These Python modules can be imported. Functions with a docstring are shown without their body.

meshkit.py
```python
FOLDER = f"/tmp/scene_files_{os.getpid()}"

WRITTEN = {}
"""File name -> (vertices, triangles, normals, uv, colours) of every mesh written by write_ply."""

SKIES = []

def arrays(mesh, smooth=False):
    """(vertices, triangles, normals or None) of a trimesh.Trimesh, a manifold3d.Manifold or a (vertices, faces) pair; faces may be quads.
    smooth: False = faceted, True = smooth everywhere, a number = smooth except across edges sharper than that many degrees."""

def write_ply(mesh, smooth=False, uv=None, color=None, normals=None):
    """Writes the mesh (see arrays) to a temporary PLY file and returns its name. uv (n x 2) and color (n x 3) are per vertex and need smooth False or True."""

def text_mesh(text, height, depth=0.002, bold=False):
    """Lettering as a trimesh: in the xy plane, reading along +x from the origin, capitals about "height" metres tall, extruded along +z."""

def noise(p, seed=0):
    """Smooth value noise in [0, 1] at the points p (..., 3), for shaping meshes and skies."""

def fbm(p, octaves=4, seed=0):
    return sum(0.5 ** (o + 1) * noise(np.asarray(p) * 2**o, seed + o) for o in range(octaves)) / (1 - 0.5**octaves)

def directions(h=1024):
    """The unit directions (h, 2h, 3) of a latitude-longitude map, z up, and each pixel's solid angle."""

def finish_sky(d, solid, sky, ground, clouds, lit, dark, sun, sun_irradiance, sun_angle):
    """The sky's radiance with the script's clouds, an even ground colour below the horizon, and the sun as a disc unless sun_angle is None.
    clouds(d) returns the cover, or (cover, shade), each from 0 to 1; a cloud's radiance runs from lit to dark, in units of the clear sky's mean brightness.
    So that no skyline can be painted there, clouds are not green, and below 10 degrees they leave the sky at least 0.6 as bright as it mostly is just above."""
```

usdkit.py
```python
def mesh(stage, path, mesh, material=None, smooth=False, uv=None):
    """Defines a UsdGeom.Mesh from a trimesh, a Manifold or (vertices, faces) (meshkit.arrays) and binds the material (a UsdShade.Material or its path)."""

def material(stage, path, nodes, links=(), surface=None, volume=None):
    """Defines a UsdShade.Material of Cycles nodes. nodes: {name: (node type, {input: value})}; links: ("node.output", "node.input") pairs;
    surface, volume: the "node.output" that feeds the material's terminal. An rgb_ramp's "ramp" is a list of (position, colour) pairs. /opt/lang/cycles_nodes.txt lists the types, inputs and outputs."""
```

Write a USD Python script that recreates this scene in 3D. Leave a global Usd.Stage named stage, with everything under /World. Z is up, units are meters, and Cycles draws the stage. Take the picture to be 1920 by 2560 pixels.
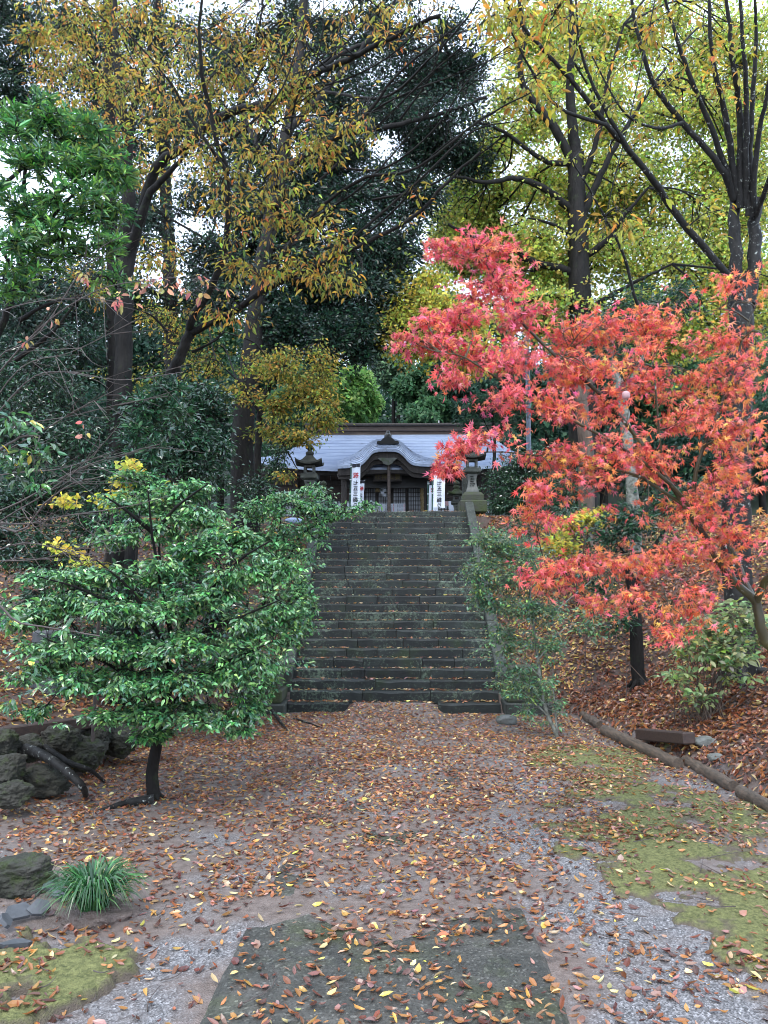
import math, numpy as np, trimesh, usdkit, meshkit
from scipy.spatial import cKDTree
from pxr import Usd, UsdGeom, UsdLux, UsdShade, Gf, Sdf, Vt

stage = Usd.Stage.CreateInMemory()
UsdGeom.SetStageUpAxis(stage, 'Z'); UsdGeom.SetStageMetersPerUnit(stage, 1.0)
UsdGeom.Xform.Define(stage, '/World'); UsdGeom.Scope.Define(stage, '/World/Looks')

# ------------------------------------------------------------------ camera, sky, sun
FPX, PITCH, YAW, EXPOSURE = 1923.0, math.radians(6.0), math.radians(0.96), 1.85
CAM = np.array([0.05, 0.0, 1.9])
cy, sy, cp, sp = math.cos(YAW), math.sin(YAW), math.cos(PITCH), math.sin(PITCH)
FWD, RIGHT = np.array([-sy * cp, cy * cp, sp]), np.array([cy, sy, 0.0])
UP = np.cross(RIGHT, FWD)
cam = UsdGeom.Camera.Define(stage, '/World/camera')
cam.CreateHorizontalApertureAttr(20.955); cam.CreateVerticalApertureAttr(20.955 * 4 / 3)
cam.CreateFocalLengthAttr(20.955 * FPX / 1920); cam.CreateClippingRangeAttr(Gf.Vec2f(0.05, 2000))
cam.CreateExposureAttr(EXPOSURE)
cam.AddTransformOp().Set(Gf.Matrix4d(*[float(x) for r in ((*RIGHT, 0), (*UP, 0), (*-FWD, 0), (*CAM, 1)) for x in r]))

SUN_EL, SUN_AZ = math.radians(58), math.radians(200)          # high, from behind the viewer, veiled by cloud
dome = UsdLux.DomeLight.Define(stage, '/World/sky'); dome.CreateIntensityAttr(1.0)
sky_mat = usdkit.material(stage, '/World/Looks/sky_look', {
    'sky': ('sky_texture', {'sky_type': 'single_scattering', 'sun_disc': False, 'sun_elevation': SUN_EL, 'sun_rotation': SUN_AZ, 'altitude': 100.0, 'aerosol_density': 2.0}),
    'tc': ('texture_coordinate', {}), 'n': ('noise_texture', {'scale': 2.2, 'detail': 5.0, 'roughness': 0.55}),
    'r': ('rgb_ramp', {'ramp': [(0.0, (0.72, 0.72, 0.72)), (0.45, (0.82, 0.82, 0.82)), (1.0, (1, 1, 1))]}),
    'm': ('mix_color', {'blend_type': 'mix', 'b': (5.7, 6.7, 8.3)}), 'bg': ('background_shader', {'strength': 0.12})},
    [('tc.generated', 'n.vector'), ('n.fac', 'r.fac'), ('r.color', 'm.fac'), ('sky.color', 'm.a'), ('m.result', 'bg.color')], surface='bg.background')
UsdShade.MaterialBindingAPI.Apply(dome.GetPrim()).Bind(sky_mat)
sun = UsdLux.DistantLight.Define(stage, '/World/sun')
sun.CreateIntensityAttr(0.2); sun.CreateAngleAttr(25.0); sun.CreateColorAttr(Gf.Vec3f(1.0, 0.96, 0.9)); sun.CreateNormalizeAttr(True)
sun.AddRotateXYZOp().Set(Gf.Vec3f(90 - math.degrees(SUN_EL), 0, 180 - math.degrees(SUN_AZ)))

# ------------------------------------------------------------------ coordinates
def at(px, py, Y):                                             # the point of the place seen at that direction, Y metres ahead
    d = FWD + RIGHT * ((px - 960) / FPX) - UP * ((py - 1280) / FPX)
    return CAM + d * (Y / d[1])
def ground_at(px, py, z=0.0):
    d = FWD + RIGHT * ((px - 960) / FPX) - UP * ((py - 1280) / FPX)
    return CAM + d * ((z - CAM[2]) / d[2])
K = 1920 / 1659
def sc(x, y, Y): return at(x * K, y * K, Y)
def path3(pts, Y0, Y1=None):                                   # photo-plan points to a 3-D limb whose distance runs from Y0 to Y1
    Y1 = Y0 if Y1 is None else Y1
    n = len(pts)
    return [at(p[0], p[1], p[2] if len(p) > 2 else Y0 + (Y1 - Y0) * i / max(1, n - 1)) for i, p in enumerate(pts)]
def rng(s): return np.random.default_rng(s)
def unit(a): return a / (np.linalg.norm(a, axis=-1, keepdims=True) + 1e-12)

# ------------------------------------------------------------------ prims
COUNT = {}
class Node:
    def __init__(s, path, origin): s.path, s.origin, s.prim = path, np.asarray(origin, float), None
WORLD = Node('/World', (0, 0, 0))
def fresh(parent, name):
    key = (parent.path, name); n = COUNT.get(key, 0); COUNT[key] = n + 1
    return f'{parent.path}/{name}' + (f'_{n:03d}' if n else '')
def data(prim, label=None, cat=None, group=None, kind=None):
    for k, v in (('label', label), ('category', cat), ('group', group), ('kind', kind)):
        if v: prim.SetCustomDataByKey(k, v)
def thing(name, label, cat, base, group=None, kind=None):
    n = Node(fresh(WORLD, name), base)
    x = UsdGeom.Xform.Define(stage, n.path); x.AddTranslateOp().Set(Gf.Vec3d(*map(float, base)))
    n.prim = x.GetPrim(); data(n.prim, label, cat, group, kind); return n
def put(parent, name, mesh, mat, tint=None, smooth=False, label=None, cat=None, group=None, kind=None):
    n = Node(fresh(parent, name), parent.origin)
    if hasattr(mesh, 'to_mesh') or isinstance(mesh, trimesh.Trimesh): v, f, _ = meshkit.arrays(mesh)
    else: v, f = mesh
    v = np.asarray(v, float) - parent.origin
    m = usdkit.mesh(stage, n.path, (v, np.asarray(f, int)), mat, smooth=smooth)
    if tint is not None:
        UsdGeom.PrimvarsAPI(m).CreatePrimvar('tint', Sdf.ValueTypeNames.Color3fArray, 'vertex').Set(Vt.Vec3fArray.FromNumpy(np.asarray(tint, np.float32)))
    n.prim = m.GetPrim(); data(n.prim, label, cat, group, kind); return n
def copy_of(node, name, loc, rot=0.0, scale=(1, 1, 1), label=None, cat=None, group=None):
    n = Node(fresh(WORLD, name), loc)
    x = UsdGeom.Xform.Define(stage, n.path); x.GetPrim().GetReferences().AddInternalReference(node.path)
    x.ClearXformOpOrder()
    x.AddTranslateOp().Set(Gf.Vec3d(*map(float, loc))); x.AddRotateZOp().Set(float(rot)); x.AddScaleOp().Set(Gf.Vec3f(*map(float, scale)))
    x.GetPrim().SetInstanceable(True); n.prim = x.GetPrim(); data(n.prim, label, cat, group); return n

# ------------------------------------------------------------------ mesh helpers
def cat_(parts):
    vs, fs, n = [], [], 0
    for v, f in parts:
        f = np.asarray(f, int)
        if f.shape[1] == 4: f = np.vstack([f[:, [0, 1, 2]], f[:, [0, 2, 3]]])
        vs.append(np.asarray(v, float)); fs.append(f + n); n += len(v)
    return np.vstack(vs), np.vstack(fs)
BOXF = np.array([[0, 3, 2, 1], [4, 5, 6, 7], [0, 1, 5, 4], [1, 2, 6, 5], [2, 3, 7, 6], [3, 0, 4, 7]])
def box(x0, x1, y0, y1, z0, z1):
    return np.array([[x0, y0, z0], [x1, y0, z0], [x1, y1, z0], [x0, y1, z0], [x0, y0, z1], [x1, y0, z1], [x1, y1, z1], [x0, y1, z1]], float), BOXF
def cbox(x0, x1, y0, y1, z0, z1, b=0.01):                      # box with chamfered edges
    c, h = np.array([(x0 + x1) / 2, (y0 + y1) / 2, (z0 + z1) / 2]), np.array([x1 - x0, y1 - y0, z1 - z0]) / 2
    b = min(b, 0.45 * h.min()); pts = []
    for s in np.ndindex(2, 2, 2):
        s = np.array(s) * 2 - 1
        for k in range(3):
            o = np.full(3, -b); o[k] = 0
            pts.append(c + s * (h + o))
    m = trimesh.convex.convex_hull(np.array(pts)); return np.array(m.vertices), np.array(m.faces)
def spline(pts, n):
    p = np.asarray(pts, float)
    if len(p) == 2: return p[0] + (p[1] - p[0]) * np.linspace(0, 1, n)[:, None]
    q = np.vstack([2 * p[0] - p[1], p, 2 * p[-1] - p[-2]]); u = np.linspace(0, len(p) - 1, n)
    i = np.minimum(u.astype(int), len(p) - 2); t = (u - i)[:, None]
    a, b, c, d = q[i], q[i + 1], q[i + 2], q[i + 3]
    return 0.5 * (2 * b + (c - a) * t + (2 * a - 5 * b + 4 * c - d) * t**2 + (3 * b - a - 3 * c + d) * t**3)
def batch_tubes(P, R, s=3):
    n, k, _ = P.shape
    T = unit(np.gradient(P, axis=1)); ref = np.where(np.abs(T[:, :1, 2:]) < 0.9, [0, 0, 1.0], [1.0, 0, 0])
    A = unit(np.cross(T, np.broadcast_to(ref, T.shape))); B = np.cross(T, A); g = np.arange(s) * 2 * np.pi / s
    V = P[:, :, None] + R[:, :, None, None] * (np.cos(g)[:, None] * A[:, :, None] + np.sin(g)[:, None] * B[:, :, None])
    i, j = np.meshgrid(np.arange(k - 1), np.arange(s), indexing='ij')
    q = np.stack([i * s + j, i * s + (j + 1) % s, (i + 1) * s + (j + 1) % s, (i + 1) * s + j], -1).reshape(-1, 4)
    F = (np.arange(n) * k * s)[:, None, None] + q[None]; F = F.reshape(-1, 4)
    return V.reshape(-1, 3), np.vstack([F[:, [0, 1, 2]], F[:, [0, 2, 3]]])
def tube(pts, radii, sides=10, bump=0.0, seed=0, bf=3.0):
    P, R = np.asarray(pts, float), np.asarray(radii, float)
    v, f = batch_tubes(P[None], R[None], sides)
    if bump:
        c = np.repeat(P, sides, 0); d = v - c
        v = c + d * (1 + bump * 2 * (meshkit.fbm(v * [bf * 3, bf * 3, bf], 3, seed) - 0.5))[:, None]
    n = len(v); k = len(P)
    caps = [[n, (j + 1) % sides, j] for j in range(sides)] + [[n + 1, (k - 1) * sides + j, (k - 1) * sides + (j + 1) % sides] for j in range(sides)]
    return np.vstack([v, P[:1], P[-1:]]), np.vstack([f, caps])
def square_loft(cx, cy_, prof, rot=0.0):                       # stacked squares: (half width, z)
    v, f = [], []
    c, s = math.cos(rot), math.sin(rot)
    for h, z in prof:
        for a, b in ((-1, -1), (1, -1), (1, 1), (-1, 1)): v.append((cx + h * (a * c - b * s), cy_ + h * (a * s + b * c), z))
    for i in range(len(prof) - 1):
        for j in range(4): f.append((i * 4 + j, i * 4 + (j + 1) % 4, i * 4 + 4 + (j + 1) % 4, i * 4 + 4 + j))
    f.append((3, 2, 1, 0)); n = 4 * (len(prof) - 1); f.append((n, n + 1, n + 2, n + 3))
    return np.array(v), np.array(f)
def lathe(cx, cy_, prof, sides=14):
    return tube([(cx, cy_, z) for r, z in prof], [max(r, 1e-3) for r, z in prof], sides)
def extrude_y(poly, y0, y1):                                   # polygon in (x, z), extruded along y
    from shapely.geometry import Polygon
    g = Polygon(poly).buffer(0); out = []
    for h in getattr(g, 'geoms', [g]):
        m = trimesh.creation.extrude_polygon(h, abs(y1 - y0), engine='earcut'); v = np.array(m.vertices)
        out.append((np.stack([v[:, 0], max(y0, y1) - v[:, 2], v[:, 1]], 1), np.array(m.faces)))
    return cat_(out)
def rock(c, r, seed, sub=3, rough=0.35, flat=0.0):
    m = trimesh.creation.icosphere(sub, 1.0); v = np.array(m.vertices)
    v = v * (1 + rough * 2 * (meshkit.fbm(v * 1.3 + seed * 7.1, 4, seed) - 0.5))[:, None]
    v = np.sign(v) * np.abs(v) ** 0.85
    if sub >= 4: v = v * (1 + 0.22 * np.abs(meshkit.fbm(v * 3.1 + seed, 4, seed + 1) - 0.5) * 2 - 0.12)[:, None] + 0.03 * (meshkit.fbm(v * 11, 2, seed + 2) - 0.5)[:, None]
    return v * np.asarray(r) + np.asarray(c), np.array(m.faces)

# ------------------------------------------------------------------ materials
MAT = {}
def simple(name, col, rough=0.6, metal=0.0, col2=None, scale=8.0, bump=0.3, bscale=30.0, stretch=(1, 1, 1), spec=0.5, dist=0.01, lo=0.35, hi=0.65, detail=5.0, col3=None, scale3=3.0, lo3=0.55, hi3=0.7):
    nodes = {'g': ('geometry', {}), 'mp': ('mapping', {'mapping_type': 'point', 'scale': stretch}), 'n': ('noise_texture', {'scale': scale, 'detail': detail, 'roughness': 0.6}),
             'r': ('rgb_ramp', {'ramp': [(lo, col), (hi, col2 or tuple(0.7 * c for c in col))]}),
             'n2': ('noise_texture', {'scale': bscale, 'detail': 6.0, 'roughness': 0.65}), 'b': ('bump', {'strength': bump, 'distance': dist}),
             'p': ('principled_bsdf', {'roughness': rough, 'metallic': metal, 'specular_ior_level': spec})}
    links = [('g.position', 'mp.vector'), ('mp.vector', 'n.vector'), ('n.fac', 'r.fac'), ('mp.vector', 'n2.vector'), ('n2.fac', 'b.height'), ('b.normal', 'p.normal')]
    if col3:
        nodes |= {'n3': ('noise_texture', {'scale': scale3, 'detail': 6.0, 'roughness': 0.7}), 'r3': ('rgb_ramp', {'ramp': [(lo3, (0, 0, 0)), (hi3, (1, 1, 1))]}), 'm': ('mix_color', {'blend_type': 'mix', 'b': col3})}
        links += [('g.position', 'n3.vector'), ('n3.fac', 'r3.fac'), ('r3.color', 'm.fac'), ('r.color', 'm.a'), ('m.result', 'p.base_color')]
    else: links.append(('r.color', 'p.base_color'))
    MAT[name] = usdkit.material(stage, f'/World/Looks/{name}', nodes, links, surface='p.BSDF')
def leafmat(name, rough=0.4, trans=0.3, spec=0.5, coat=0.0):
    MAT[name] = usdkit.material(stage, f'/World/Looks/{name}', {
        'a': ('attribute', {'attribute': 'tint'}), 'p': ('principled_bsdf', {'roughness': rough, 'specular_ior_level': spec, 'coat_weight': coat, 'coat_roughness': 0.12}),
        't': ('translucent_bsdf', {}), 'm': ('mix_closure', {'fac': trans})},
        [('a.color', 'p.base_color'), ('a.color', 't.color'), ('p.BSDF', 'm.closure1'), ('t.BSDF', 'm.closure2')], surface='m.closure')
leafmat('leaf_matte', 0.5, 0.5, 0.4); leafmat('leaf_wet', 0.28, 0.2, 0.6); leafmat('leaf_glossy', 0.22, 0.12, 0.8, 0.5); leafmat('leaf_maple', 0.33, 0.4, 0.6); leafmat('leaf_far', 0.6, 0.25, 0.3)
simple('bark_dark', (0.004, 0.0036, 0.0032), 0.7, spec=0.2, col2=(0.014, 0.012, 0.0105), scale=9, bscale=28, stretch=(1, 1, 0.25), bump=0.8, dist=0.03, col3=(0.02, 0.028, 0.012), scale3=4, lo3=0.56, hi3=0.72)
simple('bark_grey', (0.006, 0.0056, 0.005), 0.65, spec=0.25, col2=(0.02, 0.019, 0.018), scale=12, bscale=30, stretch=(1, 1, 0.5), bump=0.5, dist=0.02, col3=(0.32, 0.34, 0.31), scale3=18, lo3=0.6, hi3=0.66)
simple('bark_brown', (0.05, 0.032, 0.022), 0.65, col2=(0.11, 0.075, 0.052), scale=9, bscale=24, stretch=(1, 1, 0.2), bump=0.9, dist=0.03)
simple('bark_maple', (0.05, 0.042, 0.012), 0.45, col2=(0.018, 0.014, 0.008), scale=6, bscale=30, bump=0.3, col3=(0.3, 0.31, 0.28), scale3=14, lo3=0.62, hi3=0.68)
simple('bark_pale', (0.22, 0.23, 0.2), 0.6, col2=(0.06, 0.06, 0.045), scale=14, bscale=40, bump=0.4)
simple('bark_twig', (0.035, 0.026, 0.023), 0.6, col2=(0.085, 0.066, 0.058), scale=20)
MAT['step_stone'] = usdkit.material(stage, '/World/Looks/step_stone', {
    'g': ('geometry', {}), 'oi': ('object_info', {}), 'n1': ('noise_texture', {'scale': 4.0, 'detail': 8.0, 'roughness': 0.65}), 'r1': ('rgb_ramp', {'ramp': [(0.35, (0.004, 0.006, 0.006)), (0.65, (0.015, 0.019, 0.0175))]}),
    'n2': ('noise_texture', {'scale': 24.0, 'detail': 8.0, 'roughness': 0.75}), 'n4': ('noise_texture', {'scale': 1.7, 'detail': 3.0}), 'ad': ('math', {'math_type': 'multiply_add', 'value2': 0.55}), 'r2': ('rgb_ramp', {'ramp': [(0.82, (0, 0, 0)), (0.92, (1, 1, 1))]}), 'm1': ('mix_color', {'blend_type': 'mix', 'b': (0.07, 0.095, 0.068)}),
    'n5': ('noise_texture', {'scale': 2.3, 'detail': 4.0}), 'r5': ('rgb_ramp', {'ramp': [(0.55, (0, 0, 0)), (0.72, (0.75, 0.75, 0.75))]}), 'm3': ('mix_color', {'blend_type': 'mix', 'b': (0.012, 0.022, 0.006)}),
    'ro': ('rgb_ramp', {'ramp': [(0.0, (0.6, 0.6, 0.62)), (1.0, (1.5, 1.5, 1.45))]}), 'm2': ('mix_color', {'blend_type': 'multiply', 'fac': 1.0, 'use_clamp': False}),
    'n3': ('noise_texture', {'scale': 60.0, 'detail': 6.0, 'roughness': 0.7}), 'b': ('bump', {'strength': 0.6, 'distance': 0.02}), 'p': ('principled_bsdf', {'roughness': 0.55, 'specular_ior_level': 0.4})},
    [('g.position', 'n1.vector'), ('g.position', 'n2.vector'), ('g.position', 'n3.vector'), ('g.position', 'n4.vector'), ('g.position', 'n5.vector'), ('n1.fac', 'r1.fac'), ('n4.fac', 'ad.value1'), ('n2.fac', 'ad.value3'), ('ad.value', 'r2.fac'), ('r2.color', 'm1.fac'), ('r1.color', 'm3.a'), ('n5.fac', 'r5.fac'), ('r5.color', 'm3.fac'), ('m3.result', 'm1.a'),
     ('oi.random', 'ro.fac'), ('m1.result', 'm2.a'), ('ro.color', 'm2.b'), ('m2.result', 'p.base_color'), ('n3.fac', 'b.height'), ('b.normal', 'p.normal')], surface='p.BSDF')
simple('moss_stone', (0.035, 0.05, 0.012), 0.8, col2=(0.04, 0.04, 0.034), scale=5, bscale=50, bump=0.8, dist=0.02)
simple('grey_stone', (0.07, 0.076, 0.068), 0.7, col2=(0.13, 0.132, 0.12), scale=7, bscale=60, bump=0.5, col3=(0.05, 0.07, 0.03), scale3=5, lo3=0.55, hi3=0.68)
simple('dark_stone', (0.008, 0.010, 0.008), 0.75, col2=(0.024, 0.027, 0.02), scale=8, bscale=50, bump=0.7, dist=0.02)
simple('parapet_stone', (0.014, 0.018, 0.014), 0.65, col2=(0.04, 0.046, 0.037), scale=5, bscale=60, bump=0.5, col3=(0.2, 0.22, 0.18), scale3=22, lo3=0.6, hi3=0.7)
simple('rock_moss', (0.02, 0.022, 0.014), 0.85, col2=(0.045, 0.042, 0.034), scale=4, bscale=30, bump=1.0, dist=0.03, col3=(0.03, 0.045, 0.01), scale3=5, lo3=0.5, hi3=0.62)
simple('slate', (0.035, 0.04, 0.045), 0.5, col2=(0.085, 0.09, 0.098), scale=6, bscale=50, bump=0.3)
simple('log_wood', (0.12, 0.085, 0.06), 0.7, col2=(0.05, 0.04, 0.03), scale=10, bscale=40, stretch=(4, 0.6, 4), bump=0.7, dist=0.02)
simple('beam_wood', (0.045, 0.025, 0.018), 0.6, col2=(0.02, 0.012, 0.01), scale=10, bscale=40, stretch=(1, 4, 4), bump=0.5)
simple('old_wood', (0.05, 0.04, 0.035), 0.7, col2=(0.025, 0.02, 0.018), scale=6, bscale=30, stretch=(3, 1, 0.5), bump=0.3)
simple('wall_wood', (0.075, 0.05, 0.042), 0.7, col2=(0.04, 0.028, 0.024), scale=5, bscale=30, stretch=(4, 1, 0.4), bump=0.3)
simple('ridge_wood', (0.1, 0.07, 0.055), 0.55, col2=(0.05, 0.036, 0.03), scale=4, stretch=(0.4, 4, 4))
simple('copper', (0.30, 0.36, 0.50), 0.32, 0.4, col2=(0.42, 0.49, 0.63), scale=1.6, bscale=12, bump=0.1, stretch=(0.5, 2, 2), col3=(0.17, 0.16, 0.17), scale3=1.8, lo3=0.62, hi3=0.8)
simple('copper_worn', (0.27, 0.32, 0.44), 0.38, 0.3, col2=(0.38, 0.44, 0.56), scale=3, bscale=14, bump=0.2, col3=(0.09, 0.085, 0.09), scale3=4.5, lo3=0.55, hi3=0.7)
simple('black_tile', (0.012, 0.012, 0.012), 0.4)
simple('paper', (0.62, 0.65, 0.72), 0.8, col2=(0.56, 0.6, 0.68), scale=2, bump=0.05)
simple('shoji', (0.62, 0.65, 0.7), 0.8, col2=(0.36, 0.38, 0.42), scale=3, bump=0.02)
simple('banner_cloth', (0.78, 0.82, 0.9), 0.85, col2=(0.72, 0.77, 0.86), scale=5, bump=0.1)
simple('ink_black', (0.015, 0.016, 0.03), 0.7); simple('ink_red', (0.6, 0.03, 0.04), 0.7); simple('ink_blue', (0.12, 0.15, 0.25), 0.7); simple('ink_gold', (0.13, 0.1, 0.03), 0.5)
simple('rope_straw', (0.26, 0.19, 0.09), 0.8, col2=(0.16, 0.12, 0.06), scale=20, bump=0.6)
simple('green_pole', (0.02, 0.07, 0.05), 0.4); simple('white_plastic', (0.7, 0.72, 0.75), 0.4); simple('steel_pole', (0.2, 0.24, 0.3), 0.45, 0.3)
simple('blue_sheet', (0.4, 0.5, 0.7), 0.5); simple('wire', (0.01, 0.01, 0.01), 0.5); simple('globe', (0.42, 0.26, 0.27), 0.6, col2=(0.35, 0.2, 0.2))
# soil, gravel and slab: colour and fine relief only
MAT['ground'] = usdkit.material(stage, '/World/Looks/ground', {
    'g': ('geometry', {}), 'n1': ('noise_texture', {'scale': 0.9, 'detail': 6.0, 'roughness': 0.6}), 'n2': ('noise_texture', {'scale': 14.0, 'detail': 6.0, 'roughness': 0.7}),
    'v': ('voronoi_texture', {'scale': 110.0, 'randomness': 1.0}), 'hs': ('rgb_ramp', {'ramp': [(0.0, (0.03, 0.03, 0.032)), (0.45, (0.11, 0.107, 0.11)), (0.8, (0.24, 0.235, 0.24)), (1.0, (0.45, 0.44, 0.45))]}), 'bw': ('rgb_to_bw', {}),
    'dirt': ('rgb_ramp', {'ramp': [(0.3, (0.075, 0.056, 0.047)), (0.7, (0.19, 0.15, 0.132))]}), 'a': ('attribute', {'attribute': 'tint'}), 'sx': ('separate_xyz', {}),
    'mask': ('math', {'math_type': 'add'}), 'r': ('rgb_ramp', {'ramp': [(0.50, (0, 0, 0)), (0.66, (1, 1, 1))]}), 'm': ('mix_color', {'blend_type': 'mix'}),
    'leafy': ('mix_color', {'blend_type': 'mix', 'b': (0.045, 0.022, 0.013)}), 'wood': ('mix_color', {'blend_type': 'mix', 'b': (0.014, 0.022, 0.012)}),
    'hm': ('math', {'math_type': 'multiply_add', 'value2': 0.6}), 'b': ('bump', {'strength': 0.8, 'distance': 0.012}), 'p': ('principled_bsdf', {'roughness': 0.6})},
    [('g.position', 'n1.vector'), ('g.position', 'n2.vector'), ('g.position', 'v.vector'), ('v.color', 'bw.color'), ('bw.val', 'hs.fac'), ('n2.fac', 'dirt.fac'), ('a.color', 'sx.vector'),
     ('n1.fac', 'mask.value1'), ('sx.x', 'mask.value2'), ('mask.value', 'r.fac'), ('r.color', 'm.fac'), ('dirt.color', 'm.a'), ('hs.color', 'm.b'), ('m.result', 'leafy.a'), ('sx.y', 'leafy.fac'),
     ('leafy.result', 'wood.a'), ('sx.z', 'wood.fac'), ('wood.result', 'p.base_color'), ('v.distance', 'hm.value1'), ('n2.fac', 'hm.value3'), ('hm.value', 'b.height'), ('b.normal', 'p.normal')], surface='p.BSDF')
MAT['path_slab'] = usdkit.material(stage, '/World/Looks/path_slab', {
    'g': ('geometry', {}), 'n1': ('noise_texture', {'scale': 2.6, 'detail': 10.0, 'roughness': 0.68}), 'r1': ('rgb_ramp', {'ramp': [(0.3, (0.022, 0.024, 0.022)), (0.52, (0.055, 0.054, 0.048)), (0.75, (0.11, 0.105, 0.095))]}),
    'n2': ('noise_texture', {'scale': 1.5, 'detail': 8.0, 'roughness': 0.7}), 'r2': ('rgb_ramp', {'ramp': [(0.5, (0, 0, 0)), (0.68, (0.8, 0.8, 0.8))]}), 'm1': ('mix_color', {'blend_type': 'mix', 'b': (0.045, 0.055, 0.022)}),
    'v': ('voronoi_texture', {'scale': 85.0}), 'bw': ('rgb_to_bw', {}), 'r3': ('rgb_ramp', {'ramp': [(0.1, (0.55, 0.55, 0.55)), (0.5, (1, 1, 1)), (0.78, (1.1, 1.1, 1.1)), (0.85, (2.1, 2.1, 2.1))]}), 'm2': ('mix_color', {'blend_type': 'multiply', 'fac': 1.0, 'use_clamp': False}),
    'n3': ('noise_texture', {'scale': 120.0, 'detail': 4.0, 'roughness': 0.7}), 'b': ('bump', {'strength': 0.7, 'distance': 0.006}), 'p': ('principled_bsdf', {'roughness': 0.55, 'specular_ior_level': 0.4})},
    [('g.position', 'n1.vector'), ('g.position', 'n2.vector'), ('g.position', 'v.vector'), ('g.position', 'n3.vector'), ('n1.fac', 'r1.fac'), ('n2.fac', 'r2.fac'), ('r2.color', 'm1.fac'), ('r1.color', 'm1.a'), ('v.color', 'bw.color'), ('bw.val', 'r3.fac'),
     ('m1.result', 'm2.a'), ('r3.color', 'm2.b'), ('m2.result', 'p.base_color'), ('n3.fac', 'b.height'), ('b.normal', 'p.normal')], surface='p.BSDF')
simple('moss_old', (0.25, 0.265, 0.09), 0.95, col2=(0.085, 0.095, 0.04), scale=38, bscale=120, bump=1.0, dist=0.02, spec=0.2, col3=(0.07, 0.062, 0.035), scale3=5, lo3=0.55, hi3=0.68)
MAT['moss'] = usdkit.material(stage, '/World/Looks/moss', {
    'g': ('geometry', {}), 'n1': ('noise_texture', {'scale': 38.0, 'detail': 8.0, 'roughness': 0.7}), 'r1': ('rgb_ramp', {'ramp': [(0.35, (0.075, 0.085, 0.035)), (0.65, (0.225, 0.23, 0.092))]}), 'n2': ('noise_texture', {'scale': 9.0, 'detail': 8.0, 'roughness': 0.75}),
    'a': ('attribute', {'attribute': 'tint'}), 'sx': ('separate_xyz', {}), 'ad': ('math', {'math_type': 'add'}), 'r2': ('rgb_ramp', {'ramp': [(0.62, (1, 1, 1)), (0.95, (0, 0, 0))]}), 'm': ('mix_color', {'blend_type': 'mix', 'b': (0.12, 0.097, 0.078)}),
    'n3': ('noise_texture', {'scale': 130.0, 'detail': 6.0}), 'b': ('bump', {'strength': 1.0, 'distance': 0.02}), 'p': ('principled_bsdf', {'roughness': 0.95, 'specular_ior_level': 0.2})},
    [('g.position', 'n1.vector'), ('g.position', 'n2.vector'), ('g.position', 'n3.vector'), ('n1.fac', 'r1.fac'), ('a.color', 'sx.vector'), ('sx.x', 'ad.value1'), ('n2.fac', 'ad.value2'), ('ad.value', 'r2.fac'), ('r2.color', 'm.fac'), ('r1.color', 'm.a'), ('m.result', 'p.base_color'), ('n3.fac', 'b.height'), ('b.normal', 'p.normal')], surface='p.BSDF')
simple('hill_soil', (0.02, 0.03, 0.018), 0.9)

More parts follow.
